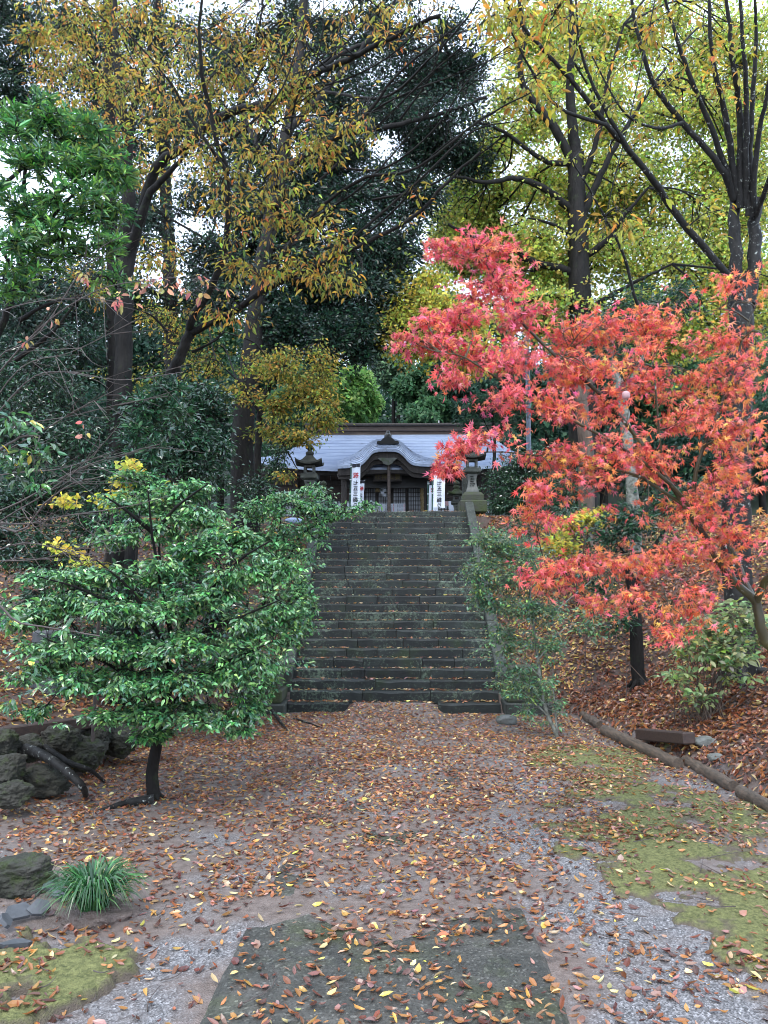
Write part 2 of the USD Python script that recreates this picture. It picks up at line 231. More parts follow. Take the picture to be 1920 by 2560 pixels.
# ------------------------------------------------------------------ the lie of the land
Y1, TR, RI, NST, HW = 12.5, 0.2413, 0.1534, 25, 1.70            # first riser, tread, riser, steps, half width of the stair
YT, ZT = Y1 + (NST - 1) * TR, NST * RI
def sstep(x, a, b): t = np.clip((x - a) / (b - a), 0, 1); return t * t * (3 - 2 * t)
def xlog(Y): return np.interp(Y, [2, 7.0, 8.6, 10.9, 12.6, 18], [4.0, 3.39, 3.18, 2.92, 2.68, 2.2])
def xleft(Y): return np.interp(Y, [2, 6.5, 8.5, 11, 12.5, 18], [-4.6, -3.62, -3.1, -2.75, -2.45, -2.2])
def land(X, Y):
    X, Y = np.asarray(X, float), np.asarray(Y, float)
    zs = np.clip((Y - Y1) * RI / TR - 0.06, 0, ZT - 0.03)
    ur, ul = np.maximum(X - xlog(Y), 0), np.maximum(xleft(Y) - X, 0)
    side = np.maximum(0.1 * sstep(ur, 0, 0.15) + 0.40 * ur, 0.40 * sstep(ul, 0.05, 0.6) + 0.26 * np.maximum(ul - 0.5, 0))
    fade = sstep(np.abs(X), 2.0, 2.6)
    z = zs * (1 - 0.16 * fade * (1 - sstep(Y, 17.5, 19.5))) + side * (1 - 0.65 * sstep(Y, 13, 19))
    z = np.where(z > 3.2, 3.2 + (z - 3.2) * 0.55 / (1 + 0.6 * np.maximum(z - 3.2, 0)), z)
    w = sstep(Y, 16.8, 18.9) * sstep(np.abs(X), 2.0, 2.4) + (Y > 18.3) * (1 - sstep(np.abs(X), 2.0, 2.4)); z = z + w * np.maximum(ZT - 0.12 - z, 0); z = np.where((Y > 18.9) & (np.abs(X) < 8) & (Y < 34), ZT - 0.12, z)
    z = z + 0.15 * np.clip((Y - 11.1) / 1.35, 0, 1) * (1 - sstep(np.abs(X + 0.01), 0.62, 0.80)) * (Y < 12.62)
    hill = np.maximum(Y - 36, 0) * 0.38 + np.maximum(np.abs(X) - 14, 0) * 0.18 * sstep(Y, 10, 30)
    return z + np.minimum(hill, 30 + 0 * Y) + 0.0 * X
def rough_land(X, Y):
    P = np.stack([X, Y, 0 * X], -1)
    return land(X, Y) + 0.05 * (meshkit.fbm(P * 1.3, 4, 5) - 0.5) + 0.02 * (meshkit.fbm(P * 6, 3, 9) - 0.5)
xs = np.unique(np.round(np.concatenate([np.arange(-6, 6.01, 0.08), np.arange(-20, 20.1, 0.8), np.linspace(-140, 140, 36)]), 3))
ys = np.unique(np.round(np.concatenate([np.arange(1.6, 19.01, 0.08), np.arange(-10, 45, 1.0), np.linspace(-60, 160, 40)]), 3))
GX, GY = np.meshgrid(xs, ys, indexing='ij'); GZ = rough_land(GX, GY)
i, j = np.meshgrid(np.arange(len(xs) - 1), np.arange(len(ys) - 1), indexing='ij'); a = (i * len(ys) + j).ravel(); b = a + len(ys)
gv = np.stack([GX, GY, GZ], -1).reshape(-1, 3)
gravel = -0.01 + 0.16 * np.exp(-((GX - 1.3 - 0.06 * (GY - 4)) / 0.55) ** 2) * (GY < 9) + 0.13 * np.exp(-((GX + 1.15) / 0.35) ** 2) * (GY < 5.5) - 0.2 * (GY > 11)
leafy = np.clip(sstep(GX, xlog(GY), xlog(GY) + 0.25) + sstep(-GX, -xleft(GY), -xleft(GY) + 0.3) + (np.abs(GX) > HW + 0.1) * (GY > Y1 + 0.1), 0, 1) * 0.85 * (GY < 30)
put(WORLD, 'ground', (gv, np.vstack([np.stack([a, b, b + 1], 1), np.stack([a, b + 1, a + 1], 1)])), MAT['ground'],
    tint=np.stack([gravel, leafy, ((GY > 34) | (np.abs(GX) > 12)) * 1.0], -1).reshape(-1, 3), smooth=True, label='damp brown soil and gravel ground rising in banks beside the stairs', cat='ground', kind='structure')

# the approach of long stone slabs, barely proud of the soil
pw = np.array([[ground_at(486, 2560)[0], ground_at(1441, 2560)[0]], [ground_at(590, 2300)[0], ground_at(1345, 2300)[0]]])
PL, PR = float(pw[:, 0].mean()), float(pw[:, 1].mean())
pth = Node('/World/path', (0, 0, 0)); UsdGeom.Xform.Define(stage, pth.path); COUNT[('/World', 'path')] = 1
pth.prim = stage.GetPrimAtPath(pth.path); data(pth.prim, 'dark grey stone approach path leading to the foot of the stairs', 'path', kind='structure')
def sheet(x0, x1, y0, y1, nx, ny, zf):
    X, Y = np.meshgrid(np.linspace(x0, x1, nx), np.linspace(y0, y1, ny), indexing='ij'); Z = zf(X, Y)
    i, j = np.meshgrid(np.arange(nx - 1), np.arange(ny - 1), indexing='ij'); a = (i * ny + j).ravel(); b = a + ny
    return np.stack([X, Y, Z], -1).reshape(-1, 3), np.vstack([np.stack([a, b, b + 1], 1), np.stack([a, b + 1, a + 1], 1)])
cuts = [1.2, float(ground_at(1331, 2251)[1]), 6.9, 9.0, 11.0]
def slab_z(X, Y, s_): return land(X, Y) + s_ - (0.034 * sstep(Y, cuts[1] - 0.9, cuts[1]) if s_ > 0 else 0) + 0.03 * (meshkit.fbm(np.stack([X, Y, 0 * X], -1) * 1.4, 4, 4) - 0.5) + 0.006
for q in range(len(cuts) - 1):
    sh = 0.0 if q == 0 else (-0.06, -0.02, 0.03)[q - 1]
    x0, x1 = (PL + sh, PR + sh * 0.5) if q == 0 else (PL + 0.1 + sh, PR - 0.07 + sh)
    sink = (0.018, -0.020, -0.018, -0.020)[q]
    v, f = sheet(x0, x1, cuts[q] + 0.012, cuts[q + 1] - 0.012, 26, 40, lambda X, Y: slab_z(X, Y, sink))
    edge = (np.abs(v[:, 0] - x0) < 1e-6) | (np.abs(v[:, 0] - x1) < 1e-6) | (np.abs(v[:, 1] - v[:, 1].min()) < 1e-6) | (np.abs(v[:, 1] - v[:, 1].max()) < 1e-6)
    v[edge, 2] -= 0.05; inn = np.where(edge)[0]
    v[:, 0] += 0.012 * (meshkit.fbm(v * 5, 2, 3 + q) - 0.5) * 2
    put(pth, 'slab', (v, f), MAT['path_slab'], smooth=40)

# moss cushions
MOSS = []
def moss_patch(name, label, cx, cyy, rx, ry, seed, thr=0.45, hh=0.05):
    n = int(np.clip(max(rx, ry) * 2 / 0.014, 60, 300))
    X, Y = np.meshgrid(np.linspace(cx - rx, cx + rx, n), np.linspace(cyy - ry, cyy + ry, n), indexing='ij')
    e = 1 - np.sqrt(((X - cx) / rx) ** 2 + ((Y - cyy) / ry) ** 2)
    P = np.stack([X, Y, 0 * X], -1)
    m = 0.5 * (meshkit.fbm(P * 13, 4, seed + 8) - 0.5) + np.minimum(e, 0.25) * 2.6 - 0.25 + 1.9 * (meshkit.fbm(P * 3.2, 6, seed) - thr - 0.12)
    h = hh * np.clip(sstep(m, 0.0, 0.25), 0, 1) * (0.8 + 0.4 * meshkit.fbm(P * 5, 3, seed + 3)) + 0.02 * (meshkit.fbm(P * 34, 3, seed + 5) - 0.5) * sstep(m, 0, 0.2)
    Z = rough_land(X, Y) + h - 0.008
    from scipy.interpolate import RegularGridInterpolator as RGI
    MOSS.append(RGI((X[:, 0], Y[0]), np.maximum(h - 0.008, 0), bounds_error=False, fill_value=0.0))
    i, j = np.meshgrid(np.arange(n - 1), np.arange(n - 1), indexing='ij'); a = (i * n + j).ravel(); b = a + n
    f = np.vstack([np.stack([a, b, b + 1], 1), np.stack([a, b + 1, a + 1], 1)]); mm = m.ravel()
    f = f[(mm[f] > -0.03).any(1)]; used = np.unique(f); mp = -np.ones(n * n, int); mp[used] = np.arange(len(used))
    put(WORLD, name, (np.stack([X, Y, Z], -1).reshape(-1, 3)[used], mp[f]), MAT['moss'], tint=np.repeat(np.clip(mm[used] / 0.7, 0, 1)[:, None], 3, 1), smooth=True, label=label, cat='moss', kind='stuff')
q = ground_at(110, 2440); moss_patch('moss', 'bright green moss cushion in the lower left corner below the grass tuft', q[0] - 0.25, q[1] - 0.05, 0.72, 0.62, 11, 0.4, 0.06)
q = ground_at(1700, 2130); moss_patch('moss', 'broad thin moss carpet beside the gravel at lower right', q[0] + 0.3, q[1] + 0.2, 1.35, 2.4, 21, 0.40, 0.025)
q = ground_at(1480, 1900); moss_patch('moss', 'small moss patch in front of the round border logs', q[0] + 0.1, q[1], 1.0, 0.9, 31, 0.38, 0.02)

# ------------------------------------------------------------------ the stone stair
R = rng(7)
stair = thing('stone_stairs', 'wide mossy dark stone staircase climbing straight up to the shrine', 'stairs', (0, Y1, 0), kind='structure')
def step_block(x0, x1, yf, zt, h, dep, j=0.004):
    n = max(3, int((x1 - x0) / 0.16)); x = np.linspace(x0, x1, n); v = []
    nz = 0.012 + R.random(n) ** 2 * 0.03; dy = (R.random() - 0.5) * 0.014; dz = (R.random() - 0.5) * 0.02
    for k in range(n):
        w = (R.random(3) - 0.5) * 2 * j
        v += [(x[k], yf + dy, zt - h), (x[k], yf + dy + w[0], zt + dz - nz[k]), (x[k], yf + dy + nz[k], zt + dz + w[1]), (x[k], yf + dep, zt + dz * 0.5), (x[k], yf + dep, zt - h)]
    f = [(k * 5 + m, k * 5 + (m + 1) % 5, k * 5 + 5 + (m + 1) % 5, k * 5 + 5 + m) for k in range(n - 1) for m in range(5)]
    t = [(f_[0], f_[1], f_[2]) for f_ in f] + [(f_[0], f_[2], f_[3]) for f_ in f] + [(0, 4, 1), (1, 4, 3), (1, 3, 2)] + [((n - 1) * 5 + a_, (n - 1) * 5 + c_, (n - 1) * 5 + b_) for a_, b_, c_ in ((0, 4, 1), (1, 4, 3), (1, 3, 2))]
    return np.array(v), np.array(t)[:, ::-1]
for k in range(1, NST + 1):
    yf, zt = Y1 + (k - 1) * TR, k * RI
    if k == 1: spans = [(-HW, -0.72), (0.70, HW)]
    elif k in (2, 3): spans = [(-HW, -HW * 0.3 + 0.2 * (k - 2)), (-HW * 0.3 + 0.2 * (k - 2), HW * 0.35), (HW * 0.35, HW)]
    else:
        m = int(R.integers(4, 6)); c = np.linspace(-HW, HW, m + 1); c[1:-1] += (R.random(m - 1) - 0.5) * 0.42
        spans = list(zip(c[:-1], c[1:]))
    for x0, x1 in spans:
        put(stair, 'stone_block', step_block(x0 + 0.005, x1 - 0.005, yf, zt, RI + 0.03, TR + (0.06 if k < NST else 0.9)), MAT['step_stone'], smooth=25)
# sloping side kerbs of long stones, and an outer row lower down
sl = RI / TR
def zline(Y): return (Y - Y1) * sl + RI
def sloped(x0, x1, ya, yb, lift, th):
    v = np.array([(x, y, zline(y) + lift - d) for y in (ya, yb) for x, d in ((x0, th), (x1, th), (x1, 0.015), (x1 - 0.015, 0), (x0 + 0.015, 0), (x0, 0.015))])
    f = [(m, (m + 1) % 6, 6 + (m + 1) % 6, 6 + m) for m in range(6)]
    t = [(a, b, c) for a, b, c, d in f] + [(a, c, d) for a, b, c, d in f] + [(0, k + 1, k) for k in range(1, 5)] + [(6, 6 + k, 7 + k) for k in range(1, 5)]
    return v, np.array(t)
for s in (-1, 1):
    cuts_ = np.linspace(Y1 + 0.5, YT + 0.25, 5) + np.array([0, *(R.random(3) - 0.5) * 0.4, 0])
    for a_, b_ in zip(cuts_[:-1], cuts_[1:]):
        x0, x1 = sorted((s * (HW + 0.005), s * (HW + 0.20)))
        put(stair, 'side_kerb', sloped(x0, x1, a_ + 0.006, b_ - 0.006, 0.10 + (R.random() - 0.5) * 0.02, 0.5), MAT['parapet_stone'], smooth=25)
    cuts_ = np.linspace(Y1 + 0.6, YT - 0.6, 6) + np.array([0, *(R.random(4) - 0.5) * 0.3, 0])
    for a_, b_ in zip(cuts_[:-1], cuts_[1:]):
        x0, x1 = sorted((s * (HW + 0.26), s * (HW + 0.48)))
        put(stair, 'outer_kerb', sloped(x0, x1, a_ + 0.01, b_ - 0.01, -0.34 + (R.random() - 0.5) * 0.03, 0.5), MAT['parapet_stone'], smooth=25)
def pedestal(label, cx, tiers):
    t = thing('stair_pedestal', label, 'pedestal', (cx, Y1, 0))
    z = -0.05
    for w, d, h, m in tiers:
        put(t, 'tier', cbox(cx - w / 2, cx + w / 2, Y1 + 0.16 - d / 2, Y1 + 0.16 + d / 2, z, z + h - 0.003, 0.02), MAT[m], smooth=25); z += h
pedestal('left stepped stone pedestal at the stair foot behind the camellia', -(HW + 0.38), [(0.74, 0.85, 0.22, 'parapet_stone'), (0.62, 0.72, 0.2, 'moss_stone'), (0.5, 0.6, 0.27, 'moss_stone'), (0.4, 0.5, 0.16, 'grey_stone')])
pedestal('right mossy stone pedestal at the stair foot beside the thin shrub', HW + 0.40, [(0.72, 0.8, 0.24, 'parapet_stone'), (0.66, 0.66, 0.24, 'moss_stone'), (0.48, 0.56, 0.3, 'moss_stone')])
put(WORLD, 'terrace', cbox(-9, 9, YT + 0.93, 33.5, ZT - 0.4, ZT - 0.005, 0.01), MAT['path_slab'], label='paved terrace in front of the shrine above the stairs', cat='terrace', kind='structure')

# ------------------------------------------------------------------ shrine hall
def pxz(px, py, Y): p = at(px, py, Y); return p[0], p[2]
SY = 27.0
hall = thing('shrine_hall', 'low wooden shrine hall with silver roof and curved entrance gable', 'shrine', (at(970, 1200, SY)[0], SY, ZT))
SX = at(970, 1200, SY)[0]; mpp = SY / FPX
# main roof: courses of metal sheet, each one a real lap
def roof_rows(n=26):
    v, f = [], []
    nx = 60
    for r in range(n + 1):
        for half in ((0,) if r == 0 else (0, 1)) if r < n else (1,):
            pass
    xl0, xr0, xl1, xr1 = pxz(790, 1085, 31)[0], pxz(1225, 1085, 31)[0], pxz(622, 1168, SY)[0], pxz(1345, 1150, SY)[0]
    zt, ze = pxz(970, 1086, 31)[1], pxz(970, 1172, SY)[1]
    def pt(t, u):
        c = t ** 0.82
        x = (xl0 + (xr0 - xl0) * u) * (1 - t) + (xl1 + (xr1 - xl1) * u) * t
        z = zt + (ze - zt) * (1 - (1 - t) ** 1.25) + 0.42 * t * t * abs(2 * u - 1) ** 3.5
        return np.array([x, 31 + (SY - 31) * t, z])
    us = np.linspace(0, 1, nx)
    for r in range(n):
        t0, t1 = r / n, (r + 1) / n
        b = len(v)
        for u in us:
            p, q = pt(t0, u), pt(t1, u)
            v += [p, q + (0, 0, 0.045), q]
        for k in range(nx - 1):
            for m in (0, 1): f.append((b + k * 3 + m, b + k * 3 + m + 1, b + k * 3 + 3 + m + 1, b + k * 3 + 3 + m))
    # fascia under the eave and soffit
    b = len(v)
    for u in us:
        q = pt(1, u); v += [q, q - (0, 0, 0.10), q - (0, -1.6, 0.10 - 0.35)]
    for k in range(nx - 1):
        for m in (0, 1): f.append((b + k * 3 + m, b + k * 3 + m + 1, b + k * 3 + 3 + m + 1, b + k * 3 + 3 + m))
    return np.array(v), np.array(f), pt
rv, rf, rpt = roof_rows()
put(hall, 'roof', (rv, np.vstack([rf[:, [0, 1, 2]], rf[:, [0, 2, 3]]])), MAT['copper'])
v, f = sheet(-8, 8, 0, 1, 30, 12, lambda X, Y: X * 0)        # rear slope, so that the roof is a roof from anywhere
u, t = (v[:, 0] + 8) / 16, v[:, 1]
back = np.array([rpt(t_, u_) for t_, u_ in zip(t, u)]); back[:, 1] = 62.3 - back[:, 1]
put(hall, 'rear_roof', (back, f), MAT['copper'])
x0, z0 = pxz(770, 1092, 31); x1, z1 = pxz(1240, 1060, 31)
put(hall, 'ridge', cbox(x0, x1, 30.9, 31.5, z0 - 0.05, z0 + 0.2, 0.02), MAT['ridge_wood'])
put(hall, 'ridge', cbox(x0 - 0.1, x1 + 0.1, 30.82, 31.58, z0 + 0.2, z0 + 0.40, 0.03), MAT['ridge_wood'])
put(hall, 'ridge_cap', cbox(x0 - 0.2, x1 + 0.2, 30.72, 31.68, z0 + 0.403, z0 + 0.50, 0.03), MAT['old_wood'])
for px in (840, 1097):
    x, z = pxz(px, 1062, 31.2); put(hall, 'lightning_rod', tube([(x, 31.2, z0 + 0.45), (x, 31.2, z + 0.18)], [0.025, 0.025], 6), MAT['white_plastic'])
# entrance gable
up = [(843.6, 1156), (867, 1145), (894, 1130), (921, 1109), (941, 1099), (970, 1095), (985, 1097), (1003, 1105), (1021, 1120), (1039, 1134), (1066, 1145), (1093, 1151)]
lo = [(843.6, 1166), (876, 1164), (901, 1159), (916, 1147), (930, 1130), (945, 1125), (970, 1124), (994, 1126), (1008, 1136), (1021, 1150), (1034, 1158), (1060, 1161), (1095, 1162)]
NG = 60
U_, L_ = spline([at(*p, SY + 0.55) for p in up], NG), spline([at(*p, SY - 0.75) for p in lo], NG)
def resample(P): 
    x = np.linspace(P[0, 0], P[-1, 0], NG); return np.stack([x, np.full(NG, P[0, 1]), np.interp(x, P[:, 0], P[:, 2])], 1)
U_, L_ = resample(U_), resample(L_)
rows = []
for k_ in range(9):
    for t_, dz_ in ((k_ / 9, 0.035), ((k_ + 1) / 9, 0.0)): rows.append(L_ * (1 - t_) + U_ * t_ + np.array([0, 0, 0.06 * math.sin(math.pi * t_) + dz_]))
B_ = U_.copy(); B_[:, 1] += 2.6; B_[:, 2] -= 0.06; rows = [L_ - (0, 0, 0.07)] + rows + [B_]
gv_ = np.vstack(rows); gf_ = np.array([(r * NG + k, r * NG + k + 1, r * NG + NG + k + 1, r * NG + NG + k) for r in range(len(rows) - 1) for k in range(NG - 1)])
put(hall, 'entrance_roof', (gv_, np.vstack([gf_[:, [0, 1, 2]], gf_[:, [0, 2, 3]]])), MAT['copper_worn'], smooth=20)
def band(curve, y0, y1, off0, off1, taper=0.0):
    c = curve; n = len(c); e = np.abs(np.linspace(-1, 1, n)) ** 2 * taper
    q = [np.stack([c[:, 0], np.full(n, y), c[:, 2] - o], 1) for y, o in ((y0, off0), (y0, off1 - e), (y1, off1 - e), (y1, off0))]
    v = np.vstack(q); f = [(r * n + k, r * n + k + 1, ((r + 1) % 4) * n + k + 1, ((r + 1) % 4) * n + k) for r in range(4) for k in range(n - 1)]
    return cat_([(v, np.array(f))])
put(hall, 'bargeboard', band(L_, SY - 0.6, SY - 0.5, 0.06, 0.30), MAT['old_wood'], smooth=30)
put(hall, 'bargeboard', band(L_, SY - 0.45, SY - 0.35, 0.2, 0.45, 0.05), MAT['old_wood'], smooth=30)
# boarding that closes the gable behind, and the eave soffit
gp = [(p[0], p[2] - 0.1) for p in L_]; zb = pxz(970, 1196, SY)[1]
arch_l, arch_r = pxz(905, 1190, SY)[0], pxz(1036, 1190, SY)[0]
arch = [(arch_l, zb)] + [(x, z) for x, z in [pxz(*p, SY) for p in ((922, 1178), (930, 1160), (944, 1148), (970, 1143), (994, 1148), (1008, 1160), (1016, 1178))]] + [(arch_r, zb)]
put(hall, 'gable_board', extrude_y([(gp[3][0], zb)] + arch + [(gp[-4][0], zb)] + gp[-4:2:-1], SY - 0.2, SY - 0.1), MAT['old_wood'])
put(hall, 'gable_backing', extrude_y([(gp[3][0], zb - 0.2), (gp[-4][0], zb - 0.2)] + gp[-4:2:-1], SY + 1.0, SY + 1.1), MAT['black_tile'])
# pendant ornament under the peak
pend = [pxz(*p, SY - 0.6) for p in ((944, 1146), (956, 1145), (970, 1146), (984, 1145), (993, 1146), (988, 1151), (984, 1154), (980, 1160), (975, 1162), (970, 1164), (964, 1162), (959, 1160), (955, 1154), (950, 1151))]
put(hall, 'gable_pendant', extrude_y(pend, SY - 0.68, SY - 0.61), MAT['grey_stone'])
# ridge-end tile of the gable
x, z = pxz(970, 1111, SY - 0.2)
orn = cat_([extrude_y([(x + a_ * mpp, z + b_ * mpp) for a_, b_ in ((-28, 0), (-26, 5), (-18, 5), (-12, 11), (-8, 14), (8, 14), (12, 11), (18, 5), (26, 5), (28, 0), (14, -3), (-14, -3))], SY - 0.5, SY - 0.25),
            rock((x, SY - 0.36, z + 0.22), (0.13, 0.12, 0.16), 3, 2, 0.15), (lathe(x, SY - 0.3, [(0.05, z + 0.3), (0.09, z + 0.36), (0.07, z + 0.42), (0.04, z + 0.47)], 10))])
put(hall, 'ridge_end_ornament', orn, MAT['black_tile'])
put(hall, 'ornament_crest', cat_([cbox(x - 0.05, x + 0.05, SY - 0.2, SY + 2.5, z + 0.28, z + 0.44, 0.02), cbox(x - 0.13, x + 0.13, SY - 0.24, SY - 0.14, z + 0.1, z + 0.36, 0.03)]), MAT['grey_stone'])
# body of the hall
WY = SY + 2.0
xa, xb = pxz(640, 1200, WY)[0], pxz(1335, 1200, WY)[0]
zeave = pxz(970, 1178, SY)[1]
put(hall, 'floor', cbox(xa - 0.2, xb + 0.2, WY - 1.0, 33.5, ZT, ZT + 0.5, 0.02), MAT['old_wood'])
put(hall, 'rear_wall', box(xa, xb, 33.3, 33.4, ZT + 0.5, zeave + 0.4), MAT['wall_wood'])
for x in (xa, xb - 0.1): put(hall, 'side_wall', box(x, x + 0.1, WY + 0.02, 33.3, ZT + 0.5, zeave + 0.4), MAT['wall_wood'])
dl, dr = pxz(905, 1240, WY)[0], pxz(1055, 1240, WY)[0]
zlt, zlb = pxz(970, 1216, WY)[1], ZT + 0.5
put(hall, 'lintel', cbox(xa, xb, WY - 0.12, WY + 0.12, zlt + 0.02, zlt + 0.22, 0.015), MAT['old_wood'])
put(hall, 'eave_beam', cbox(xa - 0.4, xb + 0.4, SY + 0.5, SY + 0.7, zeave - 0.05, zeave + 0.15, 0.015), MAT['old_wood'])
n = 26
for k in range(n):
    x0_, x1_ = xa + (xb - xa) * k / n, xa + (xb - xa) * (k + 1) / n
    put(hall, 'wall_plank', box(x0_ + 0.006, x1_ - 0.006, WY - 0.03 + 0.006 * (k % 3), WY + 0.03, zlt + 0.22, zeave + 0.5), MAT['wall_wood'])
    if x1_ < dl or x0_ > dr:
        pz = pxz(970, 1246, WY)[1]
        put(hall, 'wall_plank', box(x0_ + 0.006, x1_ - 0.006, WY - 0.03 + 0.006 * (k % 3), WY + 0.03, pz, zlt + 0.02), MAT['wall_wood'])
def lattice(x0, x1, z0, z1, nx, nz, name, y):
    b = [cbox(x0, x1, y - 0.05, y + 0.03, z1 - 0.09, z1), cbox(x0, x1, y - 0.05, y + 0.03, z0, z0 + 0.09), cbox(x0, x0 + 0.06, y - 0.052, y + 0.032, z0, z1), cbox(x1 - 0.06, x1, y - 0.052, y + 0.032, z0, z1)]
    d = put(hall, name, cat_(b), MAT['old_wood'])
    c = []
    for k in range(1, nx): x = x0 + 0.06 + (x1 - x0 - 0.12) * k / nx; c.append(box(x - 0.012, x + 0.012, y - 0.035, y - 0.01, z0 + 0.09, z1 - 0.09))
    for k in range(1, nz): z = z0 + 0.09 + (z1 - z0 - 0.18) * k / nz; c.append(box(x0 + 0.06, x1 - 0.06, y - 0.033, y - 0.012, z - 0.012, z + 0.012))
    put(d, 'lattice_bars', cat_(c), MAT['old_wood'])
    put(d, 'paper_backing', box(x0 + 0.03, x1 - 0.03, y - 0.005, y + 0.02, z0 + 0.05, z1 - 0.05), MAT['shoji'])
nd = 4
for k in range(nd):
    lattice(dl + (dr - dl) * k / nd + 0.005, dl + (dr - dl) * (k + 1) / nd - 0.005, zlb, zlt, 5, 9, 'lattice_door', WY)
pz = pxz(970, 1246, WY)[1]
for x0_, x1_, m in ((xa + 0.05, dl - 0.3, 4), (dr + 0.3, xb - 0.05, 4)):
    for k in range(m):
        lattice(x0_ + (x1_ - x0_) * k / m + 0.01, x0_ + (x1_ - x0_) * (k + 1) / m - 0.01, zlb, pz - 0.02, 7, 6, 'lattice_window', WY)
for px in (860, 905, 1058, 1084, 655, 740, 1200, 1320):
    front = px in (860, 1084)
    yy = SY - 0.1 if front else WY - 0.12; x = pxz(px, 1240, yy)[0]
    col = put(hall, 'column', cbox(x - 0.1, x + 0.1, yy - 0.1, yy + 0.1, ZT, zeave - (0 if not front else 0.0), 0.015), MAT['old_wood'])
    if front: put(col, 'bracket', cbox(x - 0.24, x + 0.24, yy - 0.12, yy + 0.12, zeave - 0.24, zeave - 0.1, 0.03), MAT['old_wood'])
x0, z_ = pxz(855, 1187, SY - 0.1); x1 = pxz(1090, 1187, SY - 0.1)[0]
put(hall, 'front_beam', extrude_y([(x0, z_ - 0.1)] + [(x0 + (x1 - x0) * t, z_ - 0.1 + 0.14 * math.sin(math.pi * t)) for t in np.linspace(0.08, 0.92, 12)] + [(x1, z_ - 0.1), (x1, z_ + 0.16), (x0, z_ + 0.16)], SY - 0.22, SY + 0.02), MAT['old_wood'])
for px in (903, 1038):
    x, z = pxz(px, 1180, SY - 0.24); put(hall, 'beam_end_paper', cbox(x - 0.05, x + 0.05, SY - 0.27, SY - 0.225, z - 0.09, z + 0.09, 0.01), MAT['shoji'])

def glyphs(text, size, vertical=True, mirror=False, depth=0.004):
    """Lettering in the (x, z) plane, centred on x = 0, its top at z = 0; returns (v, f, height)."""
    import glob
    from PIL import Image, ImageDraw, ImageFont
    from shapely import affinity, box as sbox, union_all
    try: font = ImageFont.truetype(glob.glob('/opt/blender-*/*/datafiles/fonts/Noto Sans CJK*')[0], 64)
    except Exception: font = None
    parts = []
    for k, ch in enumerate(text):
        if ch == ' ' or font is None: continue
        im = Image.new('L', (76, 90)); ImageDraw.Draw(im).text((38, 74), ch, 255, font, anchor='ms', stroke_width=1)
        on = np.pad(np.asarray(im) > 127, ((0, 0), (1, 1))).astype(np.int8)
        r, s = np.nonzero(np.diff(on, axis=1) == 1); e = np.nonzero(np.diff(on, axis=1) == -1)[1]
        g = union_all(sbox(s, -r - 1, e, -r)).buffer(0.5).simplify(0.8)
        g = affinity.translate(g, -38 if vertical else -38 + (k - (len(text) - 1) / 2) * 72, -k * 72 if vertical else 0)
        g = affinity.scale(g, (-1 if mirror else 1) * size / 66, size / 66, origin=(0, 0))
        for h in getattr(g, 'geoms', [g]):
            if h.area > 0:
                m = trimesh.creation.extrude_polygon(h, depth, engine='earcut'); v = np.array(m.vertices)
                parts.append((np.stack([v[:, 0], -v[:, 2], v[:, 1]], 1), np.array(m.faces)))
    return cat_(parts) if parts else None
# carved name board
x, z = pxz(969, 1189, SY + 0.3)
w, h = 34 * mpp, 13 * mpp
pq = put(hall, 'name_board', cat_([cbox(x - w, x + w, SY + 0.3, SY + 0.36, z - h, z + h, 0.02)]), MAT['wall_wood'])
put(pq, 'board_frame', cat_([cbox(x - w - 0.04, x + w + 0.04, SY + 0.26, SY + 0.34, z + s * h - 0.03, z + s * h + 0.03, 0.01) for s in (-1, 1)] + [cbox(x + s * w - 0.03, x + s * w + 0.03, SY + 0.262, SY + 0.338, z - h, z + h, 0.01) for s in (-1, 1)]), MAT['old_wood'])
g = glyphs('社神山妻', 0.22, vertical=False)
if g: put(pq, 'lettering', (g[0] + (x, SY + 0.299, z + 0.13), g[1]), MAT['ink_gold'])

# things at the shrine front
t = thing('straw_rope', 'thick twisted straw rope draped above the shrine lattice doors', 'rope', (SX, SY + 1.4, ZT))
pts = spline([at(px, py, SY + 1.4) for px, py in ((905, 1214), (940, 1213), (966, 1209), (985, 1213), (997, 1214), (1020, 1209), (1045, 1207), (1053, 1216), (1055, 1250), (1056, 1284))], 120)
ang = np.linspace(0, 60, 120); T_ = unit(np.gradient(pts, axis=0)); A_ = unit(np.cross(T_, [0, 1.0, 0.01])); B_ = np.cross(T_, A_)
for q in range(3):
    o = pts + 0.035 * (np.cos(ang + q * 2.094)[:, None] * A_ + np.sin(ang + q * 2.094)[:, None] * B_)
    put(t, 'strand', tube(o, np.full(120, 0.038), 6), MAT['rope_straw'], smooth=True)
for px, py in ((944, 1222),):
    p = at(px, py, SY + 1.36); put(t, 'tassel', lathe(p[0], p[1], [(0.02, p[2] + 0.12), (0.05, p[2] + 0.04), (0.10, p[2] - 0.12)], 8), MAT['rope_straw'])
t = thing('paper_streamer', 'white zigzag paper streamer hanging from the straw rope', 'streamer', at(959, 1216, SY + 1.3))
for k in range(4):
    p = at(958 + (k % 2) * 5 - 2, 1219 + k * 6, SY + 1.3 + 0.01 * k); put(t, 'fold', cbox(p[0] - 0.06, p[0] + 0.06, p[1], p[1] + 0.006, p[2] - 0.06, p[2] + 0.05, 0.002), MAT['paper'])
t = thing('bell_rope', 'grey bell rope hanging straight down before the shrine doors', 'bell rope', at(972, 1163, SY - 0.3))
p, q = at(972, 1160, SY - 0.3), at(973, 1286, SY - 0.3)
put(t, 'cord', tube(spline([p, q], 12), np.full(12, 0.06), 10, 0.15, 3, 8), MAT['ridge_wood'], smooth=True)
